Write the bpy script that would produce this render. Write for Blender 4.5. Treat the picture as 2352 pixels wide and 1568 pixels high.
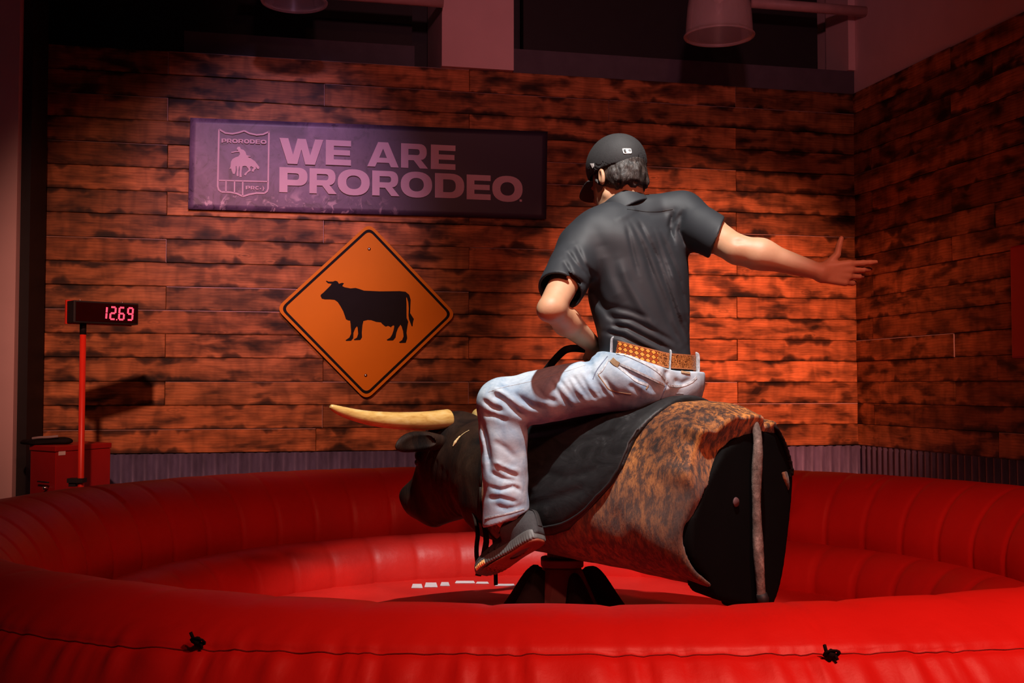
import bpy, bmesh, math, random
import numpy as np
from mathutils import Vector, Matrix
from mathutils.bvhtree import BVHTree

# ------------------------------------------------------------------ scene, camera, world, light, exposure
for o in list(bpy.data.objects):
    bpy.data.objects.remove(o, do_unlink=True)
SC = bpy.context.scene
COL = SC.collection
random.seed(7)
rng = np.random.RandomState(7)

F = 2650.0
PITCH = math.atan(106.0 / F)
CAMZ = 1.45
cd = bpy.data.cameras.new('camera'); cam = bpy.data.objects.new('camera', cd); COL.objects.link(cam)
cam.location = (0, 0, CAMZ)
cam.rotation_euler = (math.pi / 2 + PITCH, 0, 0)
cd.sensor_width = 36.0; cd.lens = F / 2352 * 36.0
cd.clip_start = 0.05; cd.clip_end = 100
SC.camera = cam

w = bpy.data.worlds.new('world'); SC.world = w; w.use_nodes = True
w.node_tree.nodes['Background'].inputs[0].default_value = (0.55, 0.30, 0.42, 1)
w.node_tree.nodes['Background'].inputs[1].default_value = 0.028

SC.view_settings.view_transform = 'Standard'
SC.view_settings.look = 'None'
SC.view_settings.gamma = 1
SC.view_settings.use_curve_mapping = False
SC.view_settings.exposure = 0.0

def spotlight(name, loc, aim, power, color, half_deg, blend, radius=0.06):
    l = bpy.data.lights.new(name, 'SPOT'); l.energy = power; l.color = color
    l.spot_size = math.radians(2 * half_deg); l.spot_blend = blend; l.shadow_soft_size = radius
    o = bpy.data.objects.new(name, l); COL.objects.link(o); o.location = loc
    o.rotation_euler = (Vector(aim) - Vector(loc)).to_track_quat('-Z', 'Y').to_euler()
    return o

spotlight('key_spotlight', (0.30, 1.9, 5.0), (0.10, 3.9, 1.35), 1150, (1.0, 0.975, 0.93), 13.0, 0.40, 0.05)
spotlight('red_flood', (0.75, -0.1, 3.80), (0.6, 5.6, 0.7), 165, (1.0, 0.27, 0.15), 37, 1.0, 0.07)
spotlight('wall_wash_right', (2.3, 2.2, 4.2), (1.25, 8.0, 1.35), 2650, (1.0, 0.29, 0.18), 15.0, 1.0, 0.08)
spotlight('wall_wash_left', (-1.0, 1.5, 4.0), (-1.75, 7.0, 1.6), 820, (1.0, 0.38, 0.27), 17.0, 1.0, 0.08)
spotlight('banner_purple_spot', (-0.4, 3.0, 4.7), (-1.45, 7.1, 2.55), 420, (0.92, 0.50, 0.95), 13.0, 1.0, 0.08)
spotlight('upper_pink_wash', (0.3, 0.5, 3.2), (0.6, 7.9, 4.6), 280, (1.0, 0.30, 0.36), 22, 1.0, 0.1)
spotlight('front_red_fill', (1.6, -0.2, 4.2), (1.25, 2.2, 0.9), 640, (1.0, 0.25, 0.19), 31, 1.0, 0.1)

# ------------------------------------------------------------------ helpers
def S(px, py, Y):
    """point at depth Y seen in direction (px, py)"""
    dx = (px - 1176) / F; dy = (784 - py) / F
    v = np.array([dx, math.cos(PITCH) - dy * math.sin(PITCH), math.sin(PITCH) + dy * math.cos(PITCH)])
    v = v * (Y / v[1])
    return np.array([v[0], v[1], CAMZ + v[2]])

def tag(o, label=None, cat=None, group=None, kind=None):
    if label: o['label'] = label
    if cat: o['category'] = cat
    if group: o['group'] = group
    if kind: o['kind'] = kind
    return o

ROOT = {}
def empty(name, base):
    o = bpy.data.objects.new(name, None); COL.objects.link(o)
    o.location = Vector(base); o.empty_display_size = 0.1
    ROOT[o] = np.array(base, float)
    return o

def root_base(p):
    while p is not None:
        if p in ROOT: return ROOT[p]
        p = p.parent
    return np.zeros(3)

def mesh_obj(name, V, Fc, mat, parent=None, base=None, smooth=True, uv=None, mats=None, midx=None):
    """verts given in world coordinates"""
    V = np.asarray(V, float)
    if parent is not None: b = root_base(parent)
    else: b = np.array(base if base is not None else (0, 0, 0), float)
    me = bpy.data.meshes.new(name)
    me.from_pydata((V - b).tolist(), [], [tuple(int(i) for i in f) for f in Fc])
    me.update()
    if smooth: me.polygons.foreach_set('use_smooth', [True] * len(me.polygons))
    if uv is not None:
        l = me.uv_layers.new(name='UVMap')
        li = np.empty(len(me.loops), int); me.loops.foreach_get('vertex_index', li)
        l.data.foreach_set('uv', np.asarray(uv, float)[li].ravel())
    me.materials.append(mat)
    if mats:
        for m in mats: me.materials.append(m)
        me.polygons.foreach_set('material_index', midx)
    o = bpy.data.objects.new(name, me); COL.objects.link(o)
    if parent is not None: o.parent = parent
    else:
        o.location = Vector(b); ROOT[o] = b
    return o

class MB:
    def __init__(s): s.V = []; s.F = []; s.n = 0
    def add(s, V, Fc):
        V = np.asarray(V, float)
        s.V.append(V); s.F += [tuple(int(i) + s.n for i in f) for f in Fc]; s.n += len(V)
    def box(s, lo, hi, M=None):
        lo = np.array(lo, float); hi = np.array(hi, float)
        V = np.array([[x, y, z] for x in (lo[0], hi[0]) for y in (lo[1], hi[1]) for z in (lo[2], hi[2])])
        if M is not None: V = V @ M[:3, :3].T + M[:3, 3]
        s.add(V, [(0, 1, 3, 2), (4, 6, 7, 5), (0, 4, 5, 1), (2, 3, 7, 6), (0, 2, 6, 4), (1, 5, 7, 3)])
    def tube(s, pts, r, n=12, caps=True, flat=1.0, up=(0, 0, 1)):
        pts = [np.array(p, float) for p in pts]; m = len(pts)
        rr = r if hasattr(r, '__len__') else [r] * m
        V = []; prev = None
        for i, p in enumerate(pts):
            t = pts[min(i + 1, m - 1)] - pts[max(i - 1, 0)]; t /= np.linalg.norm(t) + 1e-12
            if prev is None:
                a = np.array(up, float)
                if abs(a @ t) > .95: a = np.array([1., 0, 0])
            else: a = prev
            u = a - (a @ t) * t; u /= np.linalg.norm(u); prev = u
            v = np.cross(t, u)
            for k in range(n):
                A = 2 * math.pi * k / n
                V.append(p + rr[i] * (math.cos(A) * u * flat + math.sin(A) * v))
        Fc = []
        for i in range(m - 1):
            for k in range(n):
                a = i * n + k; b = i * n + (k + 1) % n
                Fc.append((a, b, b + n, a + n))
        if caps:
            Fc.append(tuple(range(n - 1, -1, -1))); Fc.append(tuple((m - 1) * n + k for k in range(n)))
        s.add(V, Fc)
    def lathe(s, prof, c, n=48, closed=False):
        V = []; m = len(prof)
        for (r, z) in prof:
            for k in range(n):
                A = 2 * math.pi * k / n
                V.append((c[0] + r * math.cos(A), c[1] + r * math.sin(A), c[2] + z))
        Fc = []
        for i in range(m - 1 + (1 if closed else 0)):
            for k in range(n):
                a = i * n + k; b = i * n + (k + 1) % n; c2 = ((i + 1) % m) * n
                Fc.append((a, b, c2 + (k + 1) % n, c2 + k))
        s.add(V, Fc)
    def obj(s, name, mat, parent=None, base=None, smooth=False, bevel=0, **k):
        o = mesh_obj(name, np.vstack(s.V), s.F, mat, parent, base, smooth, **k)
        if bevel:
            b = o.modifiers.new('bevel', 'BEVEL'); b.width = bevel; b.segments = 2; b.limit_method = 'ANGLE'
        return o

# ---- value noise in numpy
_perm = rng.rand(64, 64, 64)
def vnoise(P, f):
    Q = np.asarray(P, float) * f + 1000.0
    i = np.floor(Q).astype(int); t = Q - i; t = t * t * (3 - 2 * t); i &= 63; j = (i + 1) & 63
    x0, y0, z0 = i.T; x1, y1, z1 = j.T; tx, ty, tz = t.T
    g = _perm
    a = g[x0, y0, z0] * (1 - tx) + g[x1, y0, z0] * tx; b = g[x0, y1, z0] * (1 - tx) + g[x1, y1, z0] * tx
    c = g[x0, y0, z1] * (1 - tx) + g[x1, y0, z1] * tx; d = g[x0, y1, z1] * (1 - tx) + g[x1, y1, z1] * tx
    return (a * (1 - ty) + b * ty) * (1 - tz) + (c * (1 - ty) + d * ty) * tz - 0.5

# ---- signed distance pieces
def smin(a, b, k):
    h = np.clip(0.5 + 0.5 * (b - a) / k, 0, 1)
    return b * (1 - h) + a * h - k * h * (1 - h)
def smax(a, b, k): return -smin(-a, -b, k)
def cone(P, a, b, ra, rb):
    a = np.asarray(a, float); b = np.asarray(b, float); ab = b - a
    t = np.clip(((P - a) @ ab) / (ab @ ab), 0, 1)
    return np.linalg.norm(P - a - t[:, None] * ab, axis=1) - (ra + (rb - ra) * t)
def ball(P, c, r): return np.linalg.norm(P - np.asarray(c, float), axis=1) - r
def ell(P, c, r, M=None):
    q = P - np.asarray(c, float)
    if M is not None: q = q @ M
    r = np.asarray(r, float)
    k0 = np.linalg.norm(q / r, axis=1); k1 = np.linalg.norm(q / (r * r), axis=1) + 1e-9
    return k0 * (k0 - 1) / k1
def dense(zs, vals, n=160):
    zs = np.array(zs, float); vals = np.array(vals, float)
    zz = np.linspace(zs[0], zs[-1], n)
    m = np.gradient(vals, zs)
    i = np.clip(np.searchsorted(zs, zz) - 1, 0, len(zs) - 2)
    hh = zs[i + 1] - zs[i]; t = (zz - zs[i]) / hh
    v = (2*t**3-3*t**2+1)*vals[i] + (t**3-2*t**2+t)*hh*m[i] + (-2*t**3+3*t**2)*vals[i+1] + (t**3-t**2)*hh*m[i+1]
    return zz, v
def loft(P, O, X, Y, Z, zs, cx, cy, a, b, n=2.0, cap=0.02):
    q = P - np.asarray(O, float)
    x = q @ np.asarray(X, float); y = q @ np.asarray(Y, float); z = q @ np.asarray(Z, float)
    f = lambda v: np.interp(z, *dense(zs, v))
    A = f(a); B = f(b)
    u = np.abs(x - f(cx)) / A; v = np.abs(y - f(cy)) / B
    k = (u ** n + v ** n) ** (1.0 / n)
    d = (k - 1) * np.minimum(A, B)
    return smax(smax(d, z - zs[-1], cap), zs[0] - z, cap)
def seg2(Q, a, b):
    a = np.asarray(a, float); b = np.asarray(b, float); ab = b - a
    t = np.clip(((Q - a) @ ab) / (ab @ ab), 0, 1)
    return np.linalg.norm(Q - a - t[:, None] * ab, axis=1), t
def poly2(Q, pts):
    """signed distance to a 2D polygon"""
    d = np.full(len(Q), 1e9); ins = np.zeros(len(Q), bool); n = len(pts)
    for i in range(n):
        a = pts[i]; b = pts[(i + 1) % n]
        d = np.minimum(d, seg2(Q, a, b)[0])
        c = ((a[1] > Q[:, 1]) != (b[1] > Q[:, 1]))
        with np.errstate(divide='ignore', invalid='ignore'):
            xx = (b[0] - a[0]) * (Q[:, 1] - a[1]) / ((b[1] - a[1]) if b[1] != a[1] else 1e-9) + a[0]
        ins ^= c & (Q[:, 0] < xx)
    return np.where(ins, -d, d)
def folds(P, lines, Y, ymax=None, k=0):
    """grooves: list of (pixel polyline, width m, depth m), laid on the side facing -Y"""
    Q = P[:, [0, 2]]; out = np.zeros(len(P))
    for (pl, wd, dp) in lines:
        pts = [S(x, y, Y)[[0, 2]] for x, y in pl]
        dm = np.full(len(P), 1e9); L = len(pts) - 1; tt = np.zeros(len(P))
        for i in range(L):
            d, t = seg2(Q, pts[i], pts[i + 1])
            c = d < dm; dm = np.where(c, d, dm); tt = np.where(c, (i + t) / L, tt)
        fade = np.clip(np.minimum(tt, 1 - tt) * 5, 0.15, 1)
        out += dp * fade * np.exp(-(dm / wd) ** 2)
    if ymax is not None: out *= np.clip((ymax - P[:, 1]) / 0.05, 0, 1)
    return out

def nets(f, lo, hi, h, B=14):
    lo = np.array(lo, float); hi = np.array(hi, float)
    nb = np.ceil((hi - lo) / (h * B)).astype(int) + 1
    I = np.stack(np.meshgrid(*[np.arange(k) for k in nb], indexing='ij'), -1).reshape(-1, 3)
    C = lo + (I + 0.5) * B * h
    d = f(C)
    I = I[np.abs(d) < B * h * 0.87 * 1.35 + 0.012]
    G = B + 1
    g = np.stack(np.meshgrid(*[np.arange(G)] * 3, indexing='ij'), -1).reshape(-1, 3)
    N = 1 << 20
    keys = []; pos = []; quads = []
    co = [(i, j, k) for i in (0, 1) for j in (0, 1) for k in (0, 1)]
    ed = [(a, b) for a in range(8) for b in range(a + 1, 8) if sum(abs(co[a][t] - co[b][t]) for t in range(3)) == 1]
    key = lambda c: (c[:, 0].astype(np.int64) + 8) * N * N + (c[:, 1].astype(np.int64) + 8) * N + (c[:, 2].astype(np.int64) + 8)
    for s in range(0, len(I), 48):
        Ib = I[s:s + 48]
        P = (Ib[:, None, :] * B + g[None]).reshape(-1, 3)
        D = f(lo + P * h).reshape(len(Ib), G, G, G)
        neg = D < 0
        cs = [neg[:, i:i + B, j:j + B, k:k + B] for i, j, k in co]
        cnt = sum(c.astype(int) for c in cs)
        act = np.argwhere((cnt > 0) & (cnt < 8))
        if len(act):
            b_, x, y, z = act.T
            vals = np.stack([D[b_, x + i, y + j, z + k] for i, j, k in co], 1)
            acc = np.zeros((len(act), 3)); n = np.zeros(len(act))
            for a, b in ed:
                va = vals[:, a]; vb = vals[:, b]; m = (va < 0) != (vb < 0)
                t = np.where(m, va / np.where(m, va - vb, 1), 0)
                pa = np.array(co[a], float); pb = np.array(co[b], float)
                acc += m[:, None] * (pa + t[:, None] * (pb - pa)); n += m
            cell = Ib[b_] * B + act[:, 1:]
            keys.append(key(cell)); pos.append(lo + (cell + acc / n[:, None]) * h)
        for ax in range(3):
            o = [0, 0, 0]; o[ax] = 1
            A = neg[:, :B, :B, :B]; Bn = neg[:, o[0]:o[0] + B, o[1]:o[1] + B, o[2]:o[2] + B]
            e = np.argwhere(A != Bn)
            if not len(e): continue
            c0 = Ib[e[:, 0]] * B + e[:, 1:]
            u = [0, 0, 0]; v = [0, 0, 0]; u[(ax + 1) % 3] = 1; v[(ax + 2) % 3] = 1
            u = np.array(u); v = np.array(v)
            q = np.stack([key(c0), key(c0 - u), key(c0 - u - v), key(c0 - v)], 1)
            fl = ~A[tuple(e.T)]
            q[fl] = q[fl][:, ::-1]
            quads.append(q)
    K = np.concatenate(keys); Pz = np.concatenate(pos); Q = np.concatenate(quads)
    K, idx = np.unique(K, return_index=True); Pz = Pz[idx]
    R = np.searchsorted(K, Q); R = np.clip(R, 0, len(K) - 1)
    ok = (K[R] == Q).all(1)
    return Pz, R[ok]

def sdf_obj(name, f, lo, hi, h, mat, parent=None, base=None, **k):
    V, Q = nets(f, lo, hi, h)
    me = bpy.data.meshes.new(name)
    b = root_base(parent) if parent is not None else np.array(base, float)
    V2 = V - b
    me.vertices.add(len(V2)); me.vertices.foreach_set('co', V2.ravel())
    me.loops.add(len(Q) * 4); me.loops.foreach_set('vertex_index', Q.ravel().astype(np.int32))
    me.polygons.add(len(Q)); me.polygons.foreach_set('loop_start', np.arange(0, len(Q) * 4, 4, dtype=np.int32))
    me.polygons.foreach_set('loop_total', np.full(len(Q), 4, dtype=np.int32))
    me.polygons.foreach_set('use_smooth', np.ones(len(Q), bool))
    me.update(calc_edges=True); me.validate()
    me.materials.append(mat)
    o = bpy.data.objects.new(name, me); COL.objects.link(o)
    if parent is not None: o.parent = parent
    else: o.location = Vector(b); ROOT[o] = b
    o['_n'] = len(V); del o['_n']
    BV[o] = (V, Q)
    return o
BV = {}
TREE = {}
def tree(o):
    if o not in TREE:
        V, Q = BV[o]
        TREE[o] = BVHTree.FromPolygons([tuple(v) for v in V], [tuple(int(i) for i in q) for q in Q])
    return TREE[o]
def hit(o, px, py, off=0.0):
    """first point of the surface of o met going from the viewpoint's side, lifted by off"""
    a = Vector((0, 0, CAMZ)); d = (Vector(S(px, py, 1.0)) - a).normalized()
    loc, nor, i, dist = tree(o).ray_cast(a, d)
    if loc is None: return None
    if nor.dot(d) > 0: nor = -nor
    return np.array(loc + nor * off)
def near(o, p, off=0.0):
    loc, nor, i, dist = tree(o).find_nearest(Vector(p))
    return np.array(loc + nor * off), np.array(nor)
def resample(pl, step):
    pl = [np.array(p, float) for p in pl]; out = [pl[0]]
    for a, b in zip(pl[:-1], pl[1:]):
        n = max(1, int(np.linalg.norm(b - a) / step))
        for i in range(1, n + 1): out.append(a + (b - a) * i / n)
    return out
def smooth_pl(pl, it=2):
    pl = [np.array(p, float) for p in pl]
    for _ in range(it):
        q = [pl[0]]
        for a, b in zip(pl[:-1], pl[1:]): q += [a * .75 + b * .25, a * .25 + b * .75]
        q.append(pl[-1]); pl = q
    return pl
def on_surface(name, o, pl, wd, th, mat, parent, off=0.0, step=4, sm=2):
    """flat strip stitched along a surface"""
    pts = [hit(o, x, y, off) for x, y in resample(smooth_pl(pl, sm), step)]
    pts = [p for p in pts if p is not None]
    if len(pts) < 2: return None
    mb = MB()
    m = len(pts); V = []
    for i, p in enumerate(pts):
        t = pts[min(i + 1, m - 1)] - pts[max(i - 1, 0)]; t /= np.linalg.norm(t) + 1e-12
        _, nn = near(o, p); 
        if nn[1] > 0 and nn @ (np.array([0, 0, CAMZ]) - p) < 0: nn = -nn
        s_ = np.cross(t, nn); s_ /= np.linalg.norm(s_) + 1e-12
        for a, b in ((-.5, -.3), (-.5, .7), (.5, .7), (.5, -.3)):
            V.append(p + s_ * a * wd + nn * b * th)
    Fc = []
    for i in range(m - 1):
        for k in range(4):
            a = i * 4 + k; b = i * 4 + (k + 1) % 4; Fc.append((a, b, b + 4, a + 4))
    Fc += [(3, 2, 1, 0), tuple((m - 1) * 4 + k for k in range(4))]
    mb.add(V, Fc)
    return mb.obj(name, mat, parent, smooth=False)

# ------------------------------------------------------------------ materials
def new_mat(name):
    m = bpy.data.materials.new(name); m.use_nodes = True
    nt = m.node_tree; b = nt.nodes['Principled BSDF']
    return m, nt, b
def N(nt, t, **k):
    n = nt.nodes.new(t)
    for a, v in k.items():
        if a.startswith('i_'):
            nm = a[2:]
            n.inputs[int(nm) if nm.isdigit() else nm.replace('_', ' ')].default_value = v
        else: setattr(n, a, v)
    return n
def ramp(nt, src, stops, interp='LINEAR'):
    r = nt.nodes.new('ShaderNodeValToRGB'); r.color_ramp.interpolation = interp
    e = r.color_ramp.elements
    while len(e) < len(stops): e.new(0.5)
    for i, (p, c) in enumerate(stops):
        e[i].position = p; e[i].color = (c[0], c[1], c[2], 1) if hasattr(c, '__len__') else (c, c, c, 1)
    nt.links.new(src, r.inputs[0]); return r
def mixc(nt, fac, a, b, mode='MIX'):
    m = nt.nodes.new('ShaderNodeMix'); m.data_type = 'RGBA'; m.blend_type = mode
    L = nt.links
    for s, i in ((fac, 0), (a, 6), (b, 7)):
        if hasattr(s, 'is_linked') or isinstance(s, bpy.types.NodeSocket): L.new(s, m.inputs[i])
        elif hasattr(s, '__len__'): m.inputs[i].default_value = (s[0], s[1], s[2], 1)
        else: m.inputs[i].default_value = s
    return m.outputs[2]
def coords(nt, kind='Object', scale=(1, 1, 1), rot=(0, 0, 0), loc=(0, 0, 0)):
    tc = nt.nodes.new('ShaderNodeTexCoord'); mp = nt.nodes.new('ShaderNodeMapping')
    mp.inputs['Scale'].default_value = scale; mp.inputs['Rotation'].default_value = rot; mp.inputs['Location'].default_value = loc
    nt.links.new(tc.outputs[kind], mp.inputs[0]); return mp.outputs[0]
def noise(nt, co, sc, det=4, rough=.5, dist=0.0):
    n = nt.nodes.new('ShaderNodeTexNoise'); n.inputs['Scale'].default_value = sc; n.inputs['Detail'].default_value = det
    n.inputs['Roughness'].default_value = rough; n.inputs['Distortion'].default_value = dist
    nt.links.new(co, n.inputs['Vector']); return n.outputs['Fac']
def bump(nt, b, h, strength=.3, dist=.01):
    n = nt.nodes.new('ShaderNodeBump'); n.inputs['Strength'].default_value = strength; n.inputs['Distance'].default_value = dist
    nt.links.new(h, n.inputs['Height']); nt.links.new(n.outputs[0], b.inputs['Normal'])
def plain(name, col, rough=.5, metal=0.0, var=0.12, sc=12, bmp=0.05, spec=.5):
    m, nt, b = new_mat(name)
    co = coords(nt); n = noise(nt, co, sc, 5)
    r = ramp(nt, n, [(.3, [c * (1 - var) for c in col]), (.7, [min(1, c * (1 + var)) for c in col])])
    nt.links.new(r.outputs[0], b.inputs['Base Color'])
    b.inputs['Roughness'].default_value = rough; b.inputs['Metallic'].default_value = metal
    b.inputs['Specular IOR Level'].default_value = spec
    if bmp: bump(nt, b, noise(nt, co, sc * 6, 3), bmp, .003)
    return m

M = {}
# charred and stained planks; UV is metres along / across each plank with a random offset per plank
m, nt, b = new_mat('burnt_planks'); M['wood'] = m
tc = nt.nodes.new('ShaderNodeUVMap'); tc.uv_map = 'UVMap'
def uvmap(sc):
    mp = nt.nodes.new('ShaderNodeMapping'); mp.inputs['Scale'].default_value = sc; nt.links.new(tc.outputs[0], mp.inputs[0]); return mp.outputs[0]
g2 = noise(nt, uvmap((2.0, 75, 1)), 2.2, 6, .62, .25)          # fine grain
g1 = noise(nt, uvmap((2.2, 7, 1)), 1.6, 4, .55, .5)            # broad mottling
g3 = noise(nt, uvmap((1.9, 5.0, 1)), 1.9, 3, .5, .3)          # scorch patches
g4 = noise(nt, uvmap((1.5, .6, 1)), 2.6, 3, .6, .2)            # where the edges of a board are scorched
wv = nt.nodes.new('ShaderNodeTexWave'); wv.wave_type = 'BANDS'; wv.bands_direction = 'Y'
wv.inputs['Scale'].default_value = 9; wv.inputs['Distortion'].default_value = 7; wv.inputs['Detail'].default_value = 2.5; wv.inputs['Detail Scale'].default_value = .7; wv.inputs['Detail Roughness'].default_value = .45
nt.links.new(uvmap((.8, 2.0, 1)), wv.inputs['Vector'])
vo = nt.nodes.new('ShaderNodeTexVoronoi'); vo.inputs['Scale'].default_value = 1.0; nt.links.new(uvmap((2.6, 6.5, 1)), vo.inputs['Vector'])
base = ramp(nt, g2, [(.25, (.38, .135, .042)), (.5, (.50, .195, .065)), (.75, (.58, .25, .09))]).outputs[0]
fig = ramp(nt, wv.outputs['Fac'], [(.0, .50), (.22, .95), (1, 1.0)]).outputs[0]
c = mixc(nt, .5, base, fig, 'MULTIPLY')
br = ramp(nt, g1, [(.36, .45), (.52, .95), (.68, 1.2)]).outputs[0]
c = mixc(nt, .9, c, br, 'MULTIPLY')
sc1 = nt.nodes.new('ShaderNodeMath'); sc1.operation = 'ADD'; nt.links.new(g3, sc1.inputs[0])
sm = nt.nodes.new('ShaderNodeMath'); sm.operation = 'MULTIPLY'; sm.inputs[1].default_value = .06; nt.links.new(g2, sm.inputs[0]); nt.links.new(sm.outputs[0], sc1.inputs[1])
burn = ramp(nt, sc1.outputs[0], [(.32, .07), (.41, .36), (.49, .82), (.58, 1.0)]).outputs[0]
c = mixc(nt, 1.0, c, burn, 'MULTIPLY')
av = nt.nodes.new('ShaderNodeAttribute'); av.attribute_name = 'across'
e1_ = nt.nodes.new('ShaderNodeMath'); e1_.operation = 'SUBTRACT'; e1_.inputs[1].default_value = .5; nt.links.new(av.outputs['Fac'], e1_.inputs[0])
e2_ = nt.nodes.new('ShaderNodeMath'); e2_.operation = 'ABSOLUTE'; nt.links.new(e1_.outputs[0], e2_.inputs[0])
e3_ = nt.nodes.new('ShaderNodeMath'); e3_.operation = 'MULTIPLY'; e3_.inputs[1].default_value = .55; nt.links.new(e2_.outputs[0], e3_.inputs[0])
e4_ = nt.nodes.new('ShaderNodeMath'); e4_.operation = 'ADD'; nt.links.new(e3_.outputs[0], e4_.inputs[0]); nt.links.new(g4, e4_.inputs[1])
eb = ramp(nt, e4_.outputs[0], [(.74, 1.0), (.80, .35), (.86, .12)]).outputs[0]
c = mixc(nt, 1.0, c, eb, 'MULTIPLY')
g5 = noise(nt, uvmap((7, 2.2, 1)), 1.6, 2, .5, .3)             # soft bands across the board left by the torch
c = mixc(nt, .7, c, ramp(nt, g5, [(.36, .55), (.50, .95), (.66, 1.25)]).outputs[0], 'MULTIPLY')
kn = ramp(nt, vo.outputs['Distance'], [(.0, .15), (.045, .45), (.075, 1.15), (.10, .7), (.13, 1.15), (.17, 1)]).outputs[0]
c = mixc(nt, .7, c, kn, 'MULTIPLY')
at = nt.nodes.new('ShaderNodeAttribute'); at.attribute_name = 'tone'
c = mixc(nt, 1.0, c, at.outputs['Color'], 'MULTIPLY')
nt.links.new(c, b.inputs['Base Color'])
b.inputs['Roughness'].default_value = .55; b.inputs['Specular IOR Level'].default_value = .25
bump(nt, b, g2, .15, .004)

M['lit_edge'] = plain('plank_edge_highlight', (.70, .50, .46), .6)  # pale tone painted on plank edges, imitating the light they catch
def corr_mat(name, col):
    m, nt, b = new_mat(name)
    co = coords(nt, scale=(1, 1, .3)); n = noise(nt, co, 14, 5, .6)
    r = ramp(nt, n, [(.3, [x * .6 for x in col]), (.7, [x * 1.25 for x in col])])
    nt.links.new(r.outputs[0], b.inputs['Base Color']); b.inputs['Metallic'].default_value = .35; b.inputs['Roughness'].default_value = .5
    return m
M['corrugated'] = corr_mat('corrugated_steel', (.15, .14, .26))
M['plaster'] = plain('painted_plaster', (.78, .58, .56), .8, 0, .04, 5)
M['dark'] = plain('dark_paint', (.03, .035, .04), .7)
M['slate'] = plain('slate_paint', (.085, .08, .10), .7)
M['black'] = plain('black_matte', (.012, .012, .013), .6)
M['concrete'] = plain('dark_concrete', (.12, .11, .11), .8, 0, .2, 4)
M['wallbase'] = plain('wall_board', (.10, .08, .07), .9)
M['red_paint'] = plain('red_painted_steel', (.75, .035, .015), .4, 0, .05)
M['cab_red'] = plain('dark_red_painted_steel', (.42, .012, .010), .4, 0, .05)
M['red_panel'] = plain('red_panel', (.50, .01, .015), .5, 0, .04)
M['chrome'] = plain('bright_steel', (.75, .75, .75), .25, 1, .03, 20, 0)
M['white'] = plain('white_plastic', (.85, .83, .80), .5, 0, .03)
M['sign'] = plain('sign_amber', (.70, .235, .003), .5, 0, .05, 3, .05, .2)
M['sign_black'] = plain('sign_black', (.008, .008, .008), .6, 0, .1, 12, .05, .12)

# inflatable vinyl
m, nt, b = new_mat('red_vinyl'); M['vinyl'] = m
co = coords(nt)
n1 = noise(nt, co, 3.5, 4, .5); n2 = noise(nt, co, 26, 4, .6)
r = ramp(nt, n1, [(.3, (.58, .014, .010)), (.7, (.68, .020, .014))])
nt.links.new(r.outputs[0], b.inputs['Base Color']); b.inputs['Roughness'].default_value = .48
b.inputs['Specular IOR Level'].default_value = .35
mm = nt.nodes.new('ShaderNodeMath'); mm.operation = 'ADD'; nt.links.new(n1, mm.inputs[0])
m3 = nt.nodes.new('ShaderNodeMath'); m3.operation = 'MULTIPLY'; m3.inputs[1].default_value = .12; nt.links.new(n2, m3.inputs[0]); nt.links.new(m3.outputs[0], mm.inputs[1])
bump(nt, b, mm.outputs[0], .5, .02)
M['thread'] = plain('dark_red_thread', (.20, .004, .004), .8)

# brindle cowhide
m, nt, b = new_mat('brindle_hide'); M['hide'] = m
co = coords(nt, scale=(3.0, 3.0, 1.2)); co2 = coords(nt)
a1 = noise(nt, co, 17, 8, .74, .3); a2 = noise(nt, co2, 3.0, 4, .5, .4); a3 = noise(nt, coords(nt, scale=(8, 8, 2.5)), 24, 4, .7)
brin = ramp(nt, a1, [(.36, (.024, .012, .007)), (.46, (.11, .042, .015)), (.54, (.40, .15, .030)), (.68, (.66, .27, .06))]).outputs[0]
patch = ramp(nt, a2, [(.38, (.28, .24, .26)), (.60, (1.0, 1.0, 1.0))]).outputs[0]
c = mixc(nt, 1.0, brin, patch, 'MULTIPLY')
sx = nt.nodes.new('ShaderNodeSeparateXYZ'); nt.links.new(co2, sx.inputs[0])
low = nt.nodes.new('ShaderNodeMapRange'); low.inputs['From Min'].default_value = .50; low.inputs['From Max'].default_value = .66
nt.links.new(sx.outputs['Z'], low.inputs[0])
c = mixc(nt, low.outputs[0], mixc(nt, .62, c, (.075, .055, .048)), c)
fin = ramp(nt, a3, [(.35, .7), (.65, 1.25)]).outputs[0]
c = mixc(nt, .6, c, fin, 'MULTIPLY')
nt.links.new(c, b.inputs['Base Color']); b.inputs['Roughness'].default_value = .6; b.inputs['Sheen Weight'].default_value = .15
bump(nt, b, a3, .5, .004); b.inputs['Specular IOR Level'].default_value = .2
m, nt, b = new_mat('dark_hide'); M['dark_hide'] = m
co = coords(nt, scale=(2, 2, 1)); a1 = noise(nt, co, 5, 5, .6, .6); a3 = noise(nt, coords(nt, scale=(6, 6, 2)), 26, 4, .7)
c = ramp(nt, a1, [(.35, (.005, .003, .0025)), (.60, (.026, .012, .007)), (.8, (.055, .026, .015))]).outputs[0]
nt.links.new(c, b.inputs['Base Color']); b.inputs['Roughness'].default_value = .6; bump(nt, b, a3, .4, .004); b.inputs['Specular IOR Level'].default_value = .15
m, nt, b = new_mat('grey_brown_fur'); M['tail'] = m
co = coords(nt, scale=(1, 1, .8)); a1 = noise(nt, co, 30, 5, .7)
c = ramp(nt, a1, [(.3, (.03, .02, .015)), (.55, (.16, .12, .10)), (.75, (.40, .33, .28))]).outputs[0]
nt.links.new(c, b.inputs['Base Color']); b.inputs['Roughness'].default_value = .8; bump(nt, b, a1, .7, .006)
M['panel'] = plain('black_rear_panel', (.003, .003, .003), .8, 0, .1, 12, .03, .05)
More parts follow.
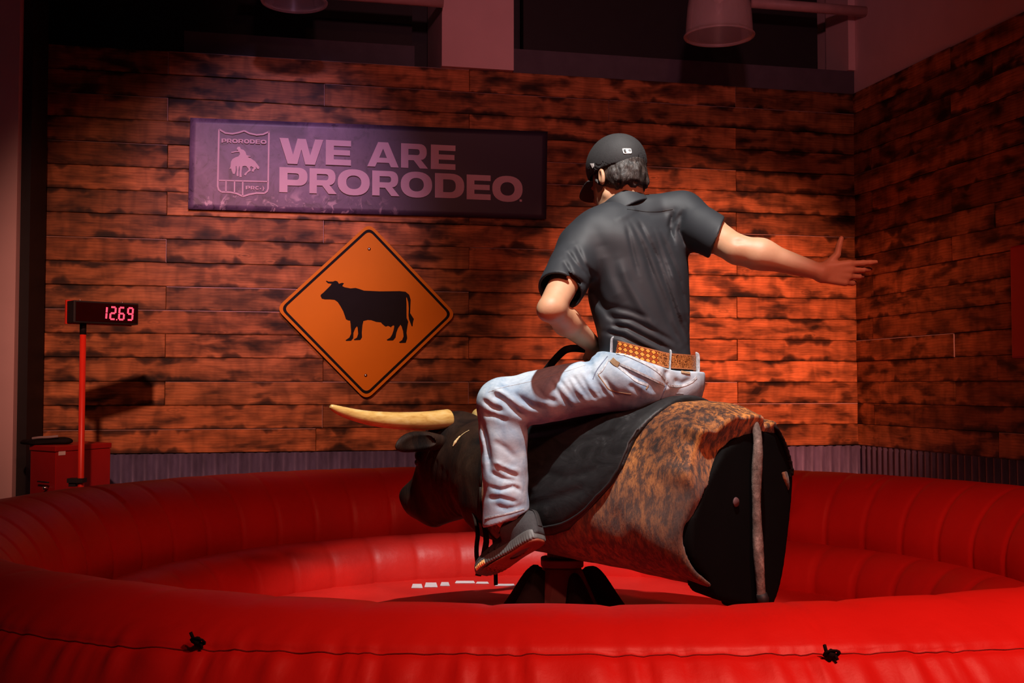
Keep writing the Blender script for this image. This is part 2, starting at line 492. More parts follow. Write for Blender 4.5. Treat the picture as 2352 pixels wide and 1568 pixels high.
# worn black vinyl pad
m, nt, b = new_mat('worn_black_vinyl'); M['pad'] = m
co = coords(nt); n1 = noise(nt, coords(nt, scale=(1, 1, 2.2)), 7, 6, .65, 1.5); n2 = noise(nt, co, 3, 3)
c = ramp(nt, n1, [(.40, (.009, .0095, .010)), (.60, (.017, .018, .019)), (.72, (.042, .045, .046))]).outputs[0]
nt.links.new(c, b.inputs['Base Color']); b.inputs['Roughness'].default_value = .5; bump(nt, b, n1, .25, .008); b.inputs['Specular IOR Level'].default_value = .25
# horn
m, nt, b = new_mat('horn_keratin'); M['horn'] = m
n1 = noise(nt, coords(nt, scale=(3, 3, 14)), 5, 5, .6, .5)
c = ramp(nt, n1, [(.3, (.42, .21, .05)), (.5, (.60, .37, .11)), (.75, (.70, .48, .20))]).outputs[0]
nt.links.new(c, b.inputs['Base Color']); b.inputs['Roughness'].default_value = .35
# denim
m, nt, b = new_mat('light_denim'); M['denim'] = m
co = coords(nt); n1 = noise(nt, co, 7, 5, .6, .8); n2 = noise(nt, coords(nt, scale=(1, 1, 2.5)), 55, 4, .7); n3 = noise(nt, co, 240, 2)
c = ramp(nt, n1, [(.30, (.13, .24, .38)), (.45, (.28, .39, .49)), (.60, (.42, .52, .59))]).outputs[0]
c = mixc(nt, .45, c, ramp(nt, n2, [(.3, .72), (.65, 1.12)]).outputs[0], 'MULTIPLY')
nt.links.new(c, b.inputs['Base Color']); b.inputs['Roughness'].default_value = .85
bump(nt, b, n3, .12, .0015)
M['denim_seam'] = plain('denim_seam', (.40, .45, .48), .9, 0, .35, 90, .3)
M['denim_dark'] = plain('dark_denim_seam', (.17, .22, .31), .9, 0, .3, 60, .2)  # darker blue denim for the side and centre back seams
# shirt
m, nt, b = new_mat('charcoal_polo'); M['shirt'] = m
co = coords(nt); n1 = noise(nt, co, 5, 4)
c = ramp(nt, n1, [(.3, (.017, .019, .023)), (.7, (.023, .026, .031))]).outputs[0]
nt.links.new(c, b.inputs['Base Color']); b.inputs['Roughness'].default_value = .62; b.inputs['Specular IOR Level'].default_value = .35
bump(nt, b, noise(nt, co, 300, 2), .08, .001)
# skin
m, nt, b = new_mat('skin'); M['skin'] = m
co = coords(nt); n1 = noise(nt, co, 10, 4, .55); n2 = noise(nt, co, 120, 3)
c = ramp(nt, n1, [(.3, (.46, .235, .125)), (.7, (.56, .32, .19))]).outputs[0]
nt.links.new(c, b.inputs['Base Color']); b.inputs['Roughness'].default_value = .55
b.inputs['Subsurface Weight'].default_value = .12; b.inputs['Subsurface Radius'].default_value = (.02, .008, .004); b.inputs['Subsurface Scale'].default_value = .3
bump(nt, b, n2, .12, .001)
# hair
m, nt, b = new_mat('dark_hair'); M['hair'] = m
co = coords(nt, scale=(1, 1, .35)); n1 = noise(nt, co, 110, 5, .7, .4); n2 = noise(nt, coords(nt), 9, 3)
c = ramp(nt, n1, [(.35, (.008, .005, .004)), (.55, (.035, .024, .020)), (.74, (.13, .10, .085))]).outputs[0]
nt.links.new(c, b.inputs['Base Color']); b.inputs['Roughness'].default_value = .45; bump(nt, b, n1, .9, .004)
M['cap'] = plain('black_cap_cloth', (.022, .020, .021), .75, 0, .1, 60, .2)
M['shoe'] = plain('charcoal_knit', (.024, .024, .026), .7, 0, .2, 120, .5)
M['shoe_dark'] = plain('black_knit', (.015, .014, .014), .7, 0, .2, 120, .4)
M['midsole'] = plain('grey_rubber', (.085, .09, .087), .55, 0, .12, 10, .1)
M['outsole'] = plain('gum_outsole', (.20, .045, .02), .6, 0, .15, 20, .2)
M['toe_tab'] = plain('tan_rubber', (.80, .42, .14), .5, 0, .08)
M['sock'] = plain('white_sock', (.75, .72, .66), .9, 0, .05, 80, .3)
M['leather'] = plain('tan_leather', (.33, .22, .12), .55, 0, .15, 30, .2)
# belt
m, nt, b = new_mat('tooled_leather'); M['belt'] = m
uvn = nt.nodes.new('ShaderNodeUVMap'); uvn.uv_map = 'UVMap'
sp = nt.nodes.new('ShaderNodeSeparateXYZ'); nt.links.new(uvn.outputs[0], sp.inputs[0])
def mth(op, a_, b_=None):
    n_ = nt.nodes.new('ShaderNodeMath'); n_.operation = op
    for i_, v_ in enumerate((a_, b_)):
        if v_ is None: continue
        if isinstance(v_, (int, float)): n_.inputs[i_].default_value = v_
        else: nt.links.new(v_, n_.inputs[i_])
    return n_.outputs[0]
P_ = .0150
da_ = mth('DIVIDE', mth('ADD', mth('MULTIPLY', sp.outputs[0], .85), sp.outputs[1]), P_); db_ = mth('DIVIDE', mth('SUBTRACT', mth('MULTIPLY', sp.outputs[0], .85), sp.outputs[1]), P_)
fa_ = mth('FRACT', da_); fb_ = mth('FRACT', db_)
ed_ = mth('MINIMUM', mth('MINIMUM', fa_, mth('SUBTRACT', 1.0, fa_)), mth('MINIMUM', fb_, mth('SUBTRACT', 1.0, fb_)))
par_ = mth('FRACT', mth('MULTIPLY', mth('ADD', mth('FLOOR', da_), mth('FLOOR', db_)), .5))
ckc = mixc(nt, mth('GREATER_THAN', par_, .25), (.80, .33, .055), (.33, .06, .012))
dia = mixc(nt, mth('LESS_THAN', ed_, .07), ckc, (.10, .02, .006))
fl = noise(nt, uvn.outputs[0], 95, 2, .4, 3.5)
flo = ramp(nt, fl, [(.40, (.07, .022, .008)), (.47, (.32, .11, .03)), (.62, (.50, .20, .055))]).outputs[0]
sel = ramp(nt, sp.outputs[0], [(.4999, 0), (.5, 1)], 'CONSTANT').outputs[0]
inner = mixc(nt, sel, dia, flo)
ea = nt.nodes.new('ShaderNodeMath'); ea.operation = 'ABSOLUTE'; nt.links.new(sp.outputs[1], ea.inputs[0])
es = ramp(nt, ea.outputs[0], [(.0, 0), (.0165, 1)], 'CONSTANT').outputs[0]
sw = nt.nodes.new('ShaderNodeMath'); sw.operation = 'SINE'
sw0 = nt.nodes.new('ShaderNodeMath'); sw0.operation = 'MULTIPLY'; sw0.inputs[1].default_value = 1400; nt.links.new(sp.outputs[0], sw0.inputs[0]); nt.links.new(sw0.outputs[0], sw.inputs[0])
st = ramp(nt, sw.outputs[0], [(.3, (.30, .085, .025)), (.7, (.62, .30, .14))]).outputs[0]
c = mixc(nt, es, inner, st)
nt.links.new(c, b.inputs['Base Color']); b.inputs['Roughness'].default_value = .32; bump(nt, b, fl, .4, .002)
# banner print
m, nt, b = new_mat('banner_print'); M['banner'] = m
co = coords(nt); n1 = noise(nt, co, 2.2, 5, .55, 1.0); n2 = noise(nt, co, 6, 5, .65, 3.0); n3 = noise(nt, co, 17, 4, .6, 1)
c = ramp(nt, n1, [(.30, (.05, .036, .08)), (.50, (.15, .10, .18)), (.70, (.30, .21, .32))]).outputs[0]
c = mixc(nt, .8, c, ramp(nt, n2, [(.36, .35), (.44, .9), (.7, 1.25)]).outputs[0], 'MULTIPLY')
sx = nt.nodes.new('ShaderNodeSeparateXYZ'); nt.links.new(co, sx.inputs[0])
lo_ = nt.nodes.new('ShaderNodeMapRange'); lo_.inputs['From Min'].default_value = .15; lo_.inputs['From Max'].default_value = .02; nt.links.new(sx.outputs['Z'], lo_.inputs[0])
sp_ = ramp(nt, n3, [(.55, 0), (.66, 1)]).outputs[0]
fm = nt.nodes.new('ShaderNodeMath'); fm.operation = 'MULTIPLY'; nt.links.new(lo_.outputs[0], fm.inputs[0]); nt.links.new(sp_, fm.inputs[1])
c = mixc(nt, fm.outputs[0], c, (.60, .45, .52))
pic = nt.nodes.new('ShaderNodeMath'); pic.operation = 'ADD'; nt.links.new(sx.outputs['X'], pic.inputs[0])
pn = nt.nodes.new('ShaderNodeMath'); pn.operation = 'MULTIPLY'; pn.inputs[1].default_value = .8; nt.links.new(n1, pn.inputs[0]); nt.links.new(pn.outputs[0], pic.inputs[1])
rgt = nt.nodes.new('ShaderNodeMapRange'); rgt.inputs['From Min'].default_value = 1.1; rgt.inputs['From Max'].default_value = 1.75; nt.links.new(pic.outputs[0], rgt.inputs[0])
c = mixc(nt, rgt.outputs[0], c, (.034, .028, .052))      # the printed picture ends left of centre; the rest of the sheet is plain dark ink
nt.links.new(c, b.inputs['Base Color']); b.inputs['Roughness'].default_value = .45
M['print_pale'] = plain('pale_print', (.66, .50, .56), .6, 0, .06, 6, .05, .2)
# glass of the lamps
m, nt, b = new_mat('ribbed_acrylic'); M['acrylic'] = m
b.inputs['Base Color'].default_value = (.80, .72, .72, 1); b.inputs['Roughness'].default_value = .25
b.inputs['Transmission Weight'].default_value = .55; b.inputs['Alpha'].default_value = .55
m, nt, b = new_mat('led_digits'); M['led'] = m
b.inputs['Base Color'].default_value = (.2, .01, .02, 1); b.inputs['Emission Color'].default_value = (1, .07, .13, 1); b.inputs['Emission Strength'].default_value = 1.5
M['maroon'] = plain('maroon_cover', (.10, .012, .018), .6, 0, .2)
M['cloth'] = plain('black_cloth', (.010, .008, .008), .85, 0, .2, 12, .05, .15)
M['brown_strap'] = plain('brown_hide_strap', (.022, .010, .007), .8, 0, .3, 30, .3, .1)
M['mat_print'] = plain('white_mat_print', (.80, .74, .76), .5)

# ------------------------------------------------------------------ the room
TH = math.radians(12.84)
KX, KY = 2.392, 7.984                       # the corner of back and right wall
AX = np.array([math.cos(TH), math.sin(TH), 0.]); AN = np.array([-math.sin(TH), math.cos(TH), 0.])   # along the wall, into the wall
def R(x, y, z):
    """room coordinates: x right of the corner, y behind the back wall's face, z up"""
    return np.array([KX, KY, 0.]) + AX * x + AN * y + np.array([0, 0, z])
RM = np.eye(4); RM[:3, 0] = AX; RM[:3, 1] = AN; RM[:3, 3] = [KX, KY, 0]
def wall_uv(px, py, off=0.0):
    """where the view line (px, py) meets the plane lying off in front of the back wall: (x, z)"""
    o = np.array([0, 0, CAMZ]); d = S(px, py, 1.0) - o
    p0 = R(0, -off, 0); t = ((p0 - o) @ AN) / (d @ AN); p = o + d * t
    return (p - p0) @ AX, p[2]

def room_box(name, lo, hi, mat, label=None):
    mb = MB(); mb.box(lo, hi, RM); o = mb.obj(name, mat, None, base=R((lo[0] + hi[0]) / 2, (lo[1] + hi[1]) / 2, lo[2]))
    return tag(o, label, kind='structure')

floor = MB(); floor.box((-7, -2, -.1), (7, 12, 0)); o = floor.obj('floor', M['concrete'], base=(0, 4, 0)); tag(o, kind='structure')
ceil_ = MB(); ceil_.box((-7, -2, 5.2), (7, 12, 5.3)); o = ceil_.obj('ceiling', M['black'], base=(0, 4, 5.2)); tag(o, kind='structure')

WZ0, RH = 1.058, 0.1435
def planks(name, length, joints, side, label):
    """planks in rows of RH, each a thin board with its own tone and its own stretch of grain"""
    V = []; Fc = []; UV = []; T = []; AC = []; MI = []
    W = []
    for r in range(17):
        z0 = WZ0 + r * RH; z1 = z0 + RH - .0022
        js = joints(r)
        xs = [0.0] + [j for j in js if j < length] + [length]
        for a, bb in zip(xs[:-1], xs[1:]):
            W.append((a, bb - .0018, z0, z1))
    for (a, c, z0, z1) in W:
        t = .012 + rng.rand() * .011
        tilt = (rng.rand() - .5) * .004
        ou, ov = rng.rand() * 60, rng.rand() * 60
        tone = .55 + rng.rand() * .60
        warm = rng.rand() * .12
        ch = .0028; glint = rng.rand() < .26; glint_v = rng.rand() < .18
        MI += [0, 0, int(glint), int(glint_v), 0, 0, int(glint), int(glint), int(glint_v)][:9]
        for k, (x, z, y) in enumerate(((a, z0, 0), (c, z0, 0), (c, z1, 0), (a, z1, 0),
                                       (a, z0, t - ch), (c, z0, t - ch), (c, z1, t - ch), (a, z1, t - ch),
                                       (a + ch, z0 + ch, t), (c - ch, z0 + ch, t), (c - ch, z1 - ch, t), (a + ch, z1 - ch, t))):
            if k >= 4: y += tilt * (1 if z > (z0 + z1) / 2 else -1)
            if side == 'back': p = R(-x, -y, z)
            else: p = R(-y, -x, z)
            V.append(p); UV.append((x + ou, z - z0 + ov)); AC.append((z - z0) / (z1 - z0)); T.append((tone, tone * (1 - warm), tone * (1 - warm * 1.4), 1))
        n = len(V) - 12
        q = [(4, 5, 9, 8), (5, 6, 10, 9), (6, 7, 11, 10), (7, 4, 8, 11), (8, 9, 10, 11), (0, 1, 5, 4), (1, 2, 6, 5), (2, 3, 7, 6), (3, 0, 4, 7)]
        if side == 'back': q = [tuple(reversed(f)) for f in q]
        Fc += [tuple(i + n for i in f) for f in q]
    bs = R(-length / 2, 0, WZ0) if side == 'back' else R(0, -length / 2, WZ0)
    o = mesh_obj(name, V, Fc, M['wood'], None, bs, False, uv=UV, mats=[M['lit_edge']], midx=MI)
    ca = o.data.color_attributes.new('tone', 'FLOAT_COLOR', 'POINT')
    ca.data.foreach_set('color', np.array(T, float).ravel())
    ac = o.data.attributes.new('across', 'FLOAT', 'POINT'); ac.data.foreach_set('value', np.array(AC, float))
    return tag(o, label, kind='structure')

def back_joints(r):
    if r == 0: return [1.82 + .03, 3.70, 5.5]
    if r % 2 == 0: return [.90, 2.74, 4.60, 6.4]
    return [1.80, 3.66, 5.5]
def right_joints(r):
    if r % 3 == 0: return [1.55, 3.2, 4.8]
    if r % 2: return [.24, 2.05, 3.9]
    return [1.15, 2.95, 4.8]
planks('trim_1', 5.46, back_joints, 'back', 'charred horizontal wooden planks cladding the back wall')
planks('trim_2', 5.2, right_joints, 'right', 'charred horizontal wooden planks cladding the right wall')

# wall bodies
room_box('wall_back', (-6.5, .001, 0), (.0, .12, 3.498), M['wallbase'])
mb = MB(); mb.box((.001, -7.5, 0), (.15, .6, 5.2), RM); o = mb.obj('wall_right', M['plaster'], base=R(.07, -3, 0)); tag(o, kind='structure')
# upper part of the back wall: deep dark openings between a plastered pier and low slate sills
def wx(px, py=100, off=0.0): return wall_uv(px, py, off)[0]
pl0, pl1 = wx(1015, 100, .06), wx(1180, 100, .06)
room_box('wall_back', (-6.5, .62, 3.3), (.1, .75, 5.2), M['dark'])
room_box('trim_3', (pl0, -.06, 3.498), (pl1, .55, 5.2), M['plaster'], 'pink-lit plaster pier rising above the plank wall')
room_box('trim_4', (pl1 + .002, .0, 3.498), (-.001, .30, 3.498 + .16), M['slate'], 'dark slate sill above the planks right of the plaster pier')
room_box('trim_5', (wx(420), .12, 3.498), (pl0 - .15, .45, 3.498 + .17), M['slate'], 'dark slate sill above the planks left of the plaster pier')
room_box('window_1', (pl1 + .15, .30, 3.60), (-.12, .36, 5.1), M['black'], 'unlit dark opening above the planks right of the plaster pier')
room_box('window_2', (-6.0, .46, 3.50), (pl0 - .12, .52, 5.1), M['black'], 'unlit dark opening above the planks left of the plaster pier')
room_box('trim_6', (wx(1945, 100), -.02, 3.50 + .16), (-.001, .3, 5.2), M['plaster'], 'narrow plaster strip in the upper corner of the two walls')

# corrugated steel below the planks
def corrugated(name, length, side, label, thick=.010):
    n = int(length / .0085); V = []; Fc = []
    for i in range(n + 1):
        x = length * i / n; y = .012 + thick * math.sin(2 * math.pi * x / .068)
        for z in (0.0, WZ0 - .004):
            V.append(R(-x, -y, z) if side == 'back' else R(-y, -x, z))
    for i in range(n):
        a = 2 * i; Fc.append((a, a + 1, a + 3, a + 2) if side == 'back' else (a, a + 2, a + 3, a + 1))
    bs = R(-length / 2, 0, 0) if side == 'back' else R(0, -length / 2, 0)
    o = mesh_obj(name, V, Fc, M['corrugated'], None, bs, True)
    sd = o.modifiers.new('solid', 'SOLIDIFY'); sd.thickness = .001
    return tag(o, label, kind='structure')
corrugated('trim_7', 5.46, 'back', 'corrugated steel wainscot below the planks of the back wall')
corrugated('trim_8', 5.2, 'right', 'corrugated steel wainscot below the planks of the right wall')

# left: plastered return wall and the black post at its edge
def vbox(name, px0, px1, Y0, Y1, mat, label=None, z1=5.2):
    x0 = S(px0, 560, Y0)[0]; x1 = S(px1, 560, Y0)[0]
    mb = MB(); mb.box((x0, Y0, 0), (x1, Y1, z1)); o = mb.obj(name, mat, base=((x0 + x1) / 2, (Y0 + Y1) / 2, 0)); return tag(o, label, kind='structure')
vbox('wall_left', -3200, 37, 6.45, 6.60, M['plaster'])
vbox('trim_9', 38, 68, 6.50, 6.72, M['black'], 'black upright post between the plaster wall and the planks at the left')

# ------------------------------------------------------------------ glyph shapes (unit box)
def arc(cx, cy, rx, ry, a0, a1, n=10, p=2.4):
    out = []
    for i in range(n + 1):
        a = math.radians(a0 + (a1 - a0) * i / n); c, s_ = math.cos(a), math.sin(a)
        out.append((cx + rx * math.copysign(abs(c) ** (2 / p), c), cy + ry * math.copysign(abs(s_) ** (2 / p), s_)))
    return out
GL = {
 'W': ([[(0, 1), (.20, 1), (.31, .36), (.41, 1), (.60, 1), (.70, .36), (.81, 1), (1, 1), (.81, 0), (.59, 0), (.50, .58), (.41, 0), (.19, 0)]], []),
 'E': ([[(0, 0), (1, 0), (1, .23), (.32, .23), (.32, .40), (.96, .40), (.96, .61), (.32, .61), (.32, .77), (1, .77), (1, 1), (0, 1)]], []),
 'A': ([[(0, 0), (.25, 0), (.31, .17), (.69, .17), (.75, 0), (1, 0), (.66, 1), (.34, 1)]], [[(.38, .37), (.62, .37), (.50, .74)]]),
 'R': ([[(0, 0), (.27, 0), (.27, .32), (.47, .32), (.70, 0), (1, 0), (.73, .36)] + arc(.66, .67, .29, .33, -70, 90, 10) + [(0, 1)]], [[(.27, .54), (.27, .78)] + arc(.60, .66, .09, .12, 90, -90, 6)]),
 'P': ([[(0, 0), (.29, 0), (.29, .28)] + arc(.66, .64, .34, .36, -90, 90, 12) + [(0, 1)]], [[(.29, .51), (.29, .77)] + arc(.60, .64, .10, .13, 90, -90, 6)]),
 'O': ([arc(.5, .5, .5, .52, 0, 352, 30, 2.3)], [arc(.5, .5, .235, .27, 0, 350, 20, 2.2)]),
 'D': ([[(0, 0)] + arc(.52, .5, .48, .5, -90, 90, 14) + [(0, 1)]], [[(.28, .24), (.28, .76)] + arc(.50, .5, .21, .26, 90, -90, 10)]),
 'C': ([arc(.5, .5, .5, .52, 35, 325, 20) + arc(.5, .5, .22, .26, 325, 35, 14)], []),
 '.': ([[(0, 0), (1, 0), (1, 1), (0, 1)]], []),
}
def flat_poly(outers, holes, thick):
    """triangulated plate from 2-D outlines, z towards the viewer; returns verts (x, y, t) and faces"""
    bm = bmesh.new()
    for pl in list(outers) + list(holes):
        vs = [bm.verts.new((x, y, 0)) for x, y in pl]
        for i in range(len(vs)): bm.edges.new((vs[i], vs[(i + 1) % len(vs)]))
    bmesh.ops.triangle_fill(bm, use_beauty=True, use_dissolve=False, edges=bm.edges[:])
    r = bmesh.ops.extrude_face_region(bm, geom=bm.faces[:])
    vs = [g for g in r['geom'] if isinstance(g, bmesh.types.BMVert)]
    for v in vs: v.co.z += thick
    bm.normal_update(); bmesh.ops.recalc_face_normals(bm, faces=bm.faces[:])
    V = [tuple(v.co) for v in bm.verts]; bm.verts.index_update(); Fc = [tuple(v.index for v in f.verts) for f in bm.faces]
    bm.free(); return np.array(V), Fc
def stroke(pl, w):
    pl = [np.array(p, float) for p in pl]; L = []; Rr = []
    for i, p in enumerate(pl):
        t = pl[min(i + 1, len(pl) - 1)] - pl[max(i - 1, 0)]; t /= np.linalg.norm(t); n = np.array([-t[1], t[0]])
        L.append(p + n * w / 2); Rr.append(p - n * w / 2)
    return [tuple(q) for q in L + Rr[::-1]]

# ------------------------------------------------------------------ banner
BO = .045
def bpt(px, py, off=BO): x, z = wall_uv(px, py, off); return np.array([x, z])
def wall_plate(mb, outers, holes, off, th):
    """2-D outlines in (wall x, z) made into a plate whose back lies off in front of the wall"""
    V, Fc = flat_poly(outers, holes, th)
    mb.add([R(x, -off - t, z) for x, z, t in V], Fc)
c0, c1, c2, c3 = bpt(437, 270), bpt(1258, 302), bpt(1255, 503), bpt(432, 480)
bb = (R((c0[0] + c1[0]) / 2, -BO, c3[1]))
ban = empty('banner', R(c3[0], -BO, c3[1]))
tag(ban, 'wide purple vinyl banner with bold pale lettering and a shield on the plank wall', 'banner')
ban.rotation_euler = (0, 0, 0)
# sheet with a slight sag
nx, nz = 60, 16; V = []; Fc = []
for i in range(nx + 1):
    for j in range(nz + 1):
        u, v = i / nx, j / nz
        p = (c3 * (1 - u) + c2 * u) * (1 - v) + (c0 * (1 - u) + c1 * u) * v
        y = BO + .004 * math.sin(u * 9 + v * 3) * math.sin(v * math.pi)
        V.append(R(p[0], -y + .006, p[1]))
for i in range(nx):
    for j in range(nz):
        a = i * (nz + 1) + j; Fc.append((a, a + nz + 1, a + nz + 2, a + 1))
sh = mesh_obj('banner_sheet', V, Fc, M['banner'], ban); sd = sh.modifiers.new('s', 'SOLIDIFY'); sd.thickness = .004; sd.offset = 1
def bcrop(cx, cy): return bpt(400 + cx / 2.673, 240 + cy / 2.673)
def place_glyph(mb, ch, x0, x1, yt, yb, cropf, slope=0.036):
    """the glyph in a box given in crop pixels; the box shears along the banner's own baseline"""
    p00 = cropf(x0, yb); p10 = cropf(x1, yb + (x1 - x0) * slope * 0.0); p01 = cropf(x0, yt)
    o_, h_ = GL[ch]
    bl = cropf(x0, yb); w_ = cropf(x1, yb)[0] - bl[0]; hgt = p01[1] - bl[1]
    f = lambda P: [(bl[0] + x * w_, bl[1] + y * hgt) for x, y in P]
    wall_plate(mb, [f(P) for P in o_], [f(P) for P in h_], BO + .004, .0015)
words = [('W', 645, 915, 205, 362), ('E', 930, 1085, 217, 370), ('A', 1185, 1378, 228, 380), ('R', 1392, 1558, 238, 388), ('E', 1575, 1726, 246, 396)]
words2 = [('P', 645, 818, 384, 538), ('R', 830, 998, 391, 545), ('O', 1003, 1200, 397, 552), ('R', 1215, 1383, 405, 558), ('O', 1390, 1583, 412, 566),
          ('D', 1600, 1780, 421, 572), ('E', 1795, 1942, 430, 582), ('O', 1952, 2138, 438, 592), ('.', 2120, 2134, 583, 597)]
for ch, x0, x1, yt, yb in words + words2:
    mb = MB(); place_glyph(mb, ch, x0, x1, yt, yb, bcrop); mb.obj('letter', M['print_pale'], ban)
scrop = lambda cx, cy: bpt(480 + cx / 8.711, 280 + cy / 8.711)
SH = MB()
def sline(pl, wpx=34, it=0):
    q = smooth_pl(pl, it) if it else pl
    P = [scrop(x, y) for x, y in q]; wd = wpx / 8.711 * 6.95 / F
    wall_plate(SH, [stroke(P, wd)], [], BO + .004, .0012)
sline([(200, 150), (330, 225), (470, 240), (600, 215), (705, 180)], 34)
sline([(705, 180), (810, 232), (950, 262), (1080, 252), (1212, 195)], 34)
sline([(1200, 185), (1192, 700), (1185, 1180), (1180, 1340), (1160, 1390), (1110, 1428)], 34)
sline([(1110, 1428), (950, 1425), (810, 1450), (680, 1492)], 34)
sline([(680, 1492), (560, 1435), (430, 1408), (250, 1402)], 34)
sline([(250, 1402), (195, 1360), (175, 1290), (178, 1180), (188, 700), (200, 150)], 34)
sline([(185, 1170), (1180, 1196)], 28)
for x, yb in ((342, 1405), (512, 1420), (676, 1490)): sline([(x, 1178), (x - 2, yb)], 28)
SH.obj('shield_outline', M['print_pale'], ban)
mb = MB()
xs = 250
for ch, x0, x1 in (('P', 252, 352), ('R', 362, 455), ('O', 462, 578), ('R', 588, 690), ('O', 700, 808), ('D', 820, 918), ('E', 930, 1022), ('O', 1032, 1152)):
    yo = (x0 - 250) * .03; place_glyph(mb, ch, x0, x1, 335 + yo, 418 + yo, scrop)
mb.obj('shield_lettering', M['print_pale'], ban); mb = MB()
for ch, x0, x1 in (('P', 735, 825), ('R', 835, 915), ('C', 925, 1005)):
    place_glyph(mb, ch, x0, x1, 1280 + (x0 - 735) * .03, 1350 + (x0 - 735) * .03, scrop)
place_glyph(mb, '.', 1018, 1040, 1325, 1350, scrop)
mb.obj('shield_lettering', M['print_pale'], ban)
mb = MB()
bron = [(560, 530), (575, 500), (620, 500), (640, 545), (690, 560), (730, 600), (750, 665), (830, 690), (835, 700), (770, 700), (850, 740), (920, 790), (960, 840), (1010, 910), (995, 950),
        (960, 935), (935, 890), (940, 940), (905, 965), (895, 1000), (862, 995), (855, 965), (895, 920), (850, 890), (820, 905), (838, 975), (770, 1020), (735, 1075), (706, 1062), (712, 1035),
        (780, 975), (795, 950), (750, 890), (720, 880), (670, 890), (655, 960), (648, 1040), (656, 1105), (615, 1108), (612, 1060), (620, 950), (612, 885), (600, 900), (588, 980), (590, 1085), (556, 1090), (552, 1050), (562, 960), (550, 880),
        (535, 900), (535, 980), (515, 1045), (480, 1040), (455, 980), (445, 935), (405, 945), (430, 900), (440, 800), (470, 745), (530, 710), (590, 690), (620, 650), (610, 605), (560, 605), (450, 625), (445, 602), (590, 575), (580, 560), (556, 560)]
wall_plate(mb, [[tuple(scrop(x, y)) for x, y in bron]], [], BO + .004, .0012)
sq = [(1070, 1270), (1110, 1330), (1085, 1385), (1070, 1385), (1085, 1335)]
wall_plate(mb, [[tuple(scrop(x, y)) for x, y in sq]], [], BO + .004, .0012)
mb.obj('bronc_rider_emblem', M['print_pale'], ban)

# ------------------------------------------------------------------ amber cow sign
SO = .05
sg = lambda px, py: np.array(wall_uv(px, py, SO))
Tp, Bp, Lp, Rp = sg(848, 512), sg(841, 919), sg(634, 708), sg(1048, 722)
def rounded(pts, r, n=7):
    out = []; m = len(pts)
    for i in range(m):
        p = np.array(pts[i]); a = np.array(pts[i - 1]) - p; c_ = np.array(pts[(i + 1) % m]) - p
        a = p + a / np.linalg.norm(a) * r; c_ = p + c_ / np.linalg.norm(c_) * r
        for k in range(n + 1):
            t = k / n; out.append(tuple((1 - t) ** 2 * a + 2 * t * (1 - t) * p + t * t * c_))
    return out
cen = (Tp + Bp + Lp + Rp) / 4
sc_ = lambda P, k: cen + (np.array(P) - cen) * k
D4 = [Tp, Rp, Bp, Lp]
sign = empty('cow_crossing_sign', R(Bp[0], -SO, Bp[1]))
tag(sign, 'amber diamond warning sign with a black cow, fixed to the plank wall', 'sign')
mb = MB(); wall_plate(mb, [rounded(D4, .055)], [], SO - .004, .004); mb.obj('plate', M['sign'], sign)
mb = MB(); wall_plate(mb, [rounded([sc_(p, .955) for p in D4], .046)], [rounded([sc_(p, .915) for p in D4], .036)], SO + .0002, .0010); mb.obj('border', M['sign_black'], sign)
cow = [(418,628),(414,640),(425,662),(450,668),(490,668),(530,672),(555,690),(575,720),(600,765),(612,800),(622,830),(640,840),(656,842),(660,870),(664,920),(664,950),(650,980),(618,1002),(625,1008),(665,1006),(682,985),(684,940),(698,905),(712,888),(718,900),(722,950),(712,980),(686,996),(692,1002),(740,1000),(754,978),(752,940),(757,880),(765,845),(800,836),(830,838),(870,852),(908,856),(920,870),(945,890),(958,888),(965,884),(985,892),(990,898),(996,888),(1010,880),(1018,885),(1012,920),(1000,955),(985,980),(955,998),(962,1005),(1008,1004),(1028,980),(1035,940),(1048,905),(1068,875),(1078,890),(1090,930),(1094,970),(1082,1000),(1056,1018),(1064,1025),(1112,1023),(1124,985),(1118,940),(1125,890),(1132,850),(1119,820),(1118,780),(1118,700),(1115,652),(1120,652),(1132,690),(1136,740),(1134,800),(1138,830),(1150,860),(1160,888),(1168,888),(1170,860),(1178,828),(1160,800),(1148,780),(1150,720),(1152,670),(1140,630),(1110,605),(1060,600),(900,602),(770,596),(730,582),(700,574),(660,578),(610,568),(592,558),(606,535),(590,532),(565,540),(552,520),(535,515),(515,522),(480,522),(462,514),(458,520),(475,536),(505,540),(495,555),(470,580),(440,610)]
mb = MB(); wall_plate(mb, [[tuple(sg(620 + x / 3.564, 500 + y / 3.564)) for x, y in cow]], [], SO + .0002, .0010); mb.obj('cow_silhouette', M['sign_black'], sign)
for px, py in ((848, 572), (840, 862)):
    x, z = sg(px, py); mb = MB()
    mb.tube([R(x, -SO, z), R(x, -SO - .006, z)], [.011, .008], 16); mb.obj('bolt', M['chrome'], sign, smooth=True)

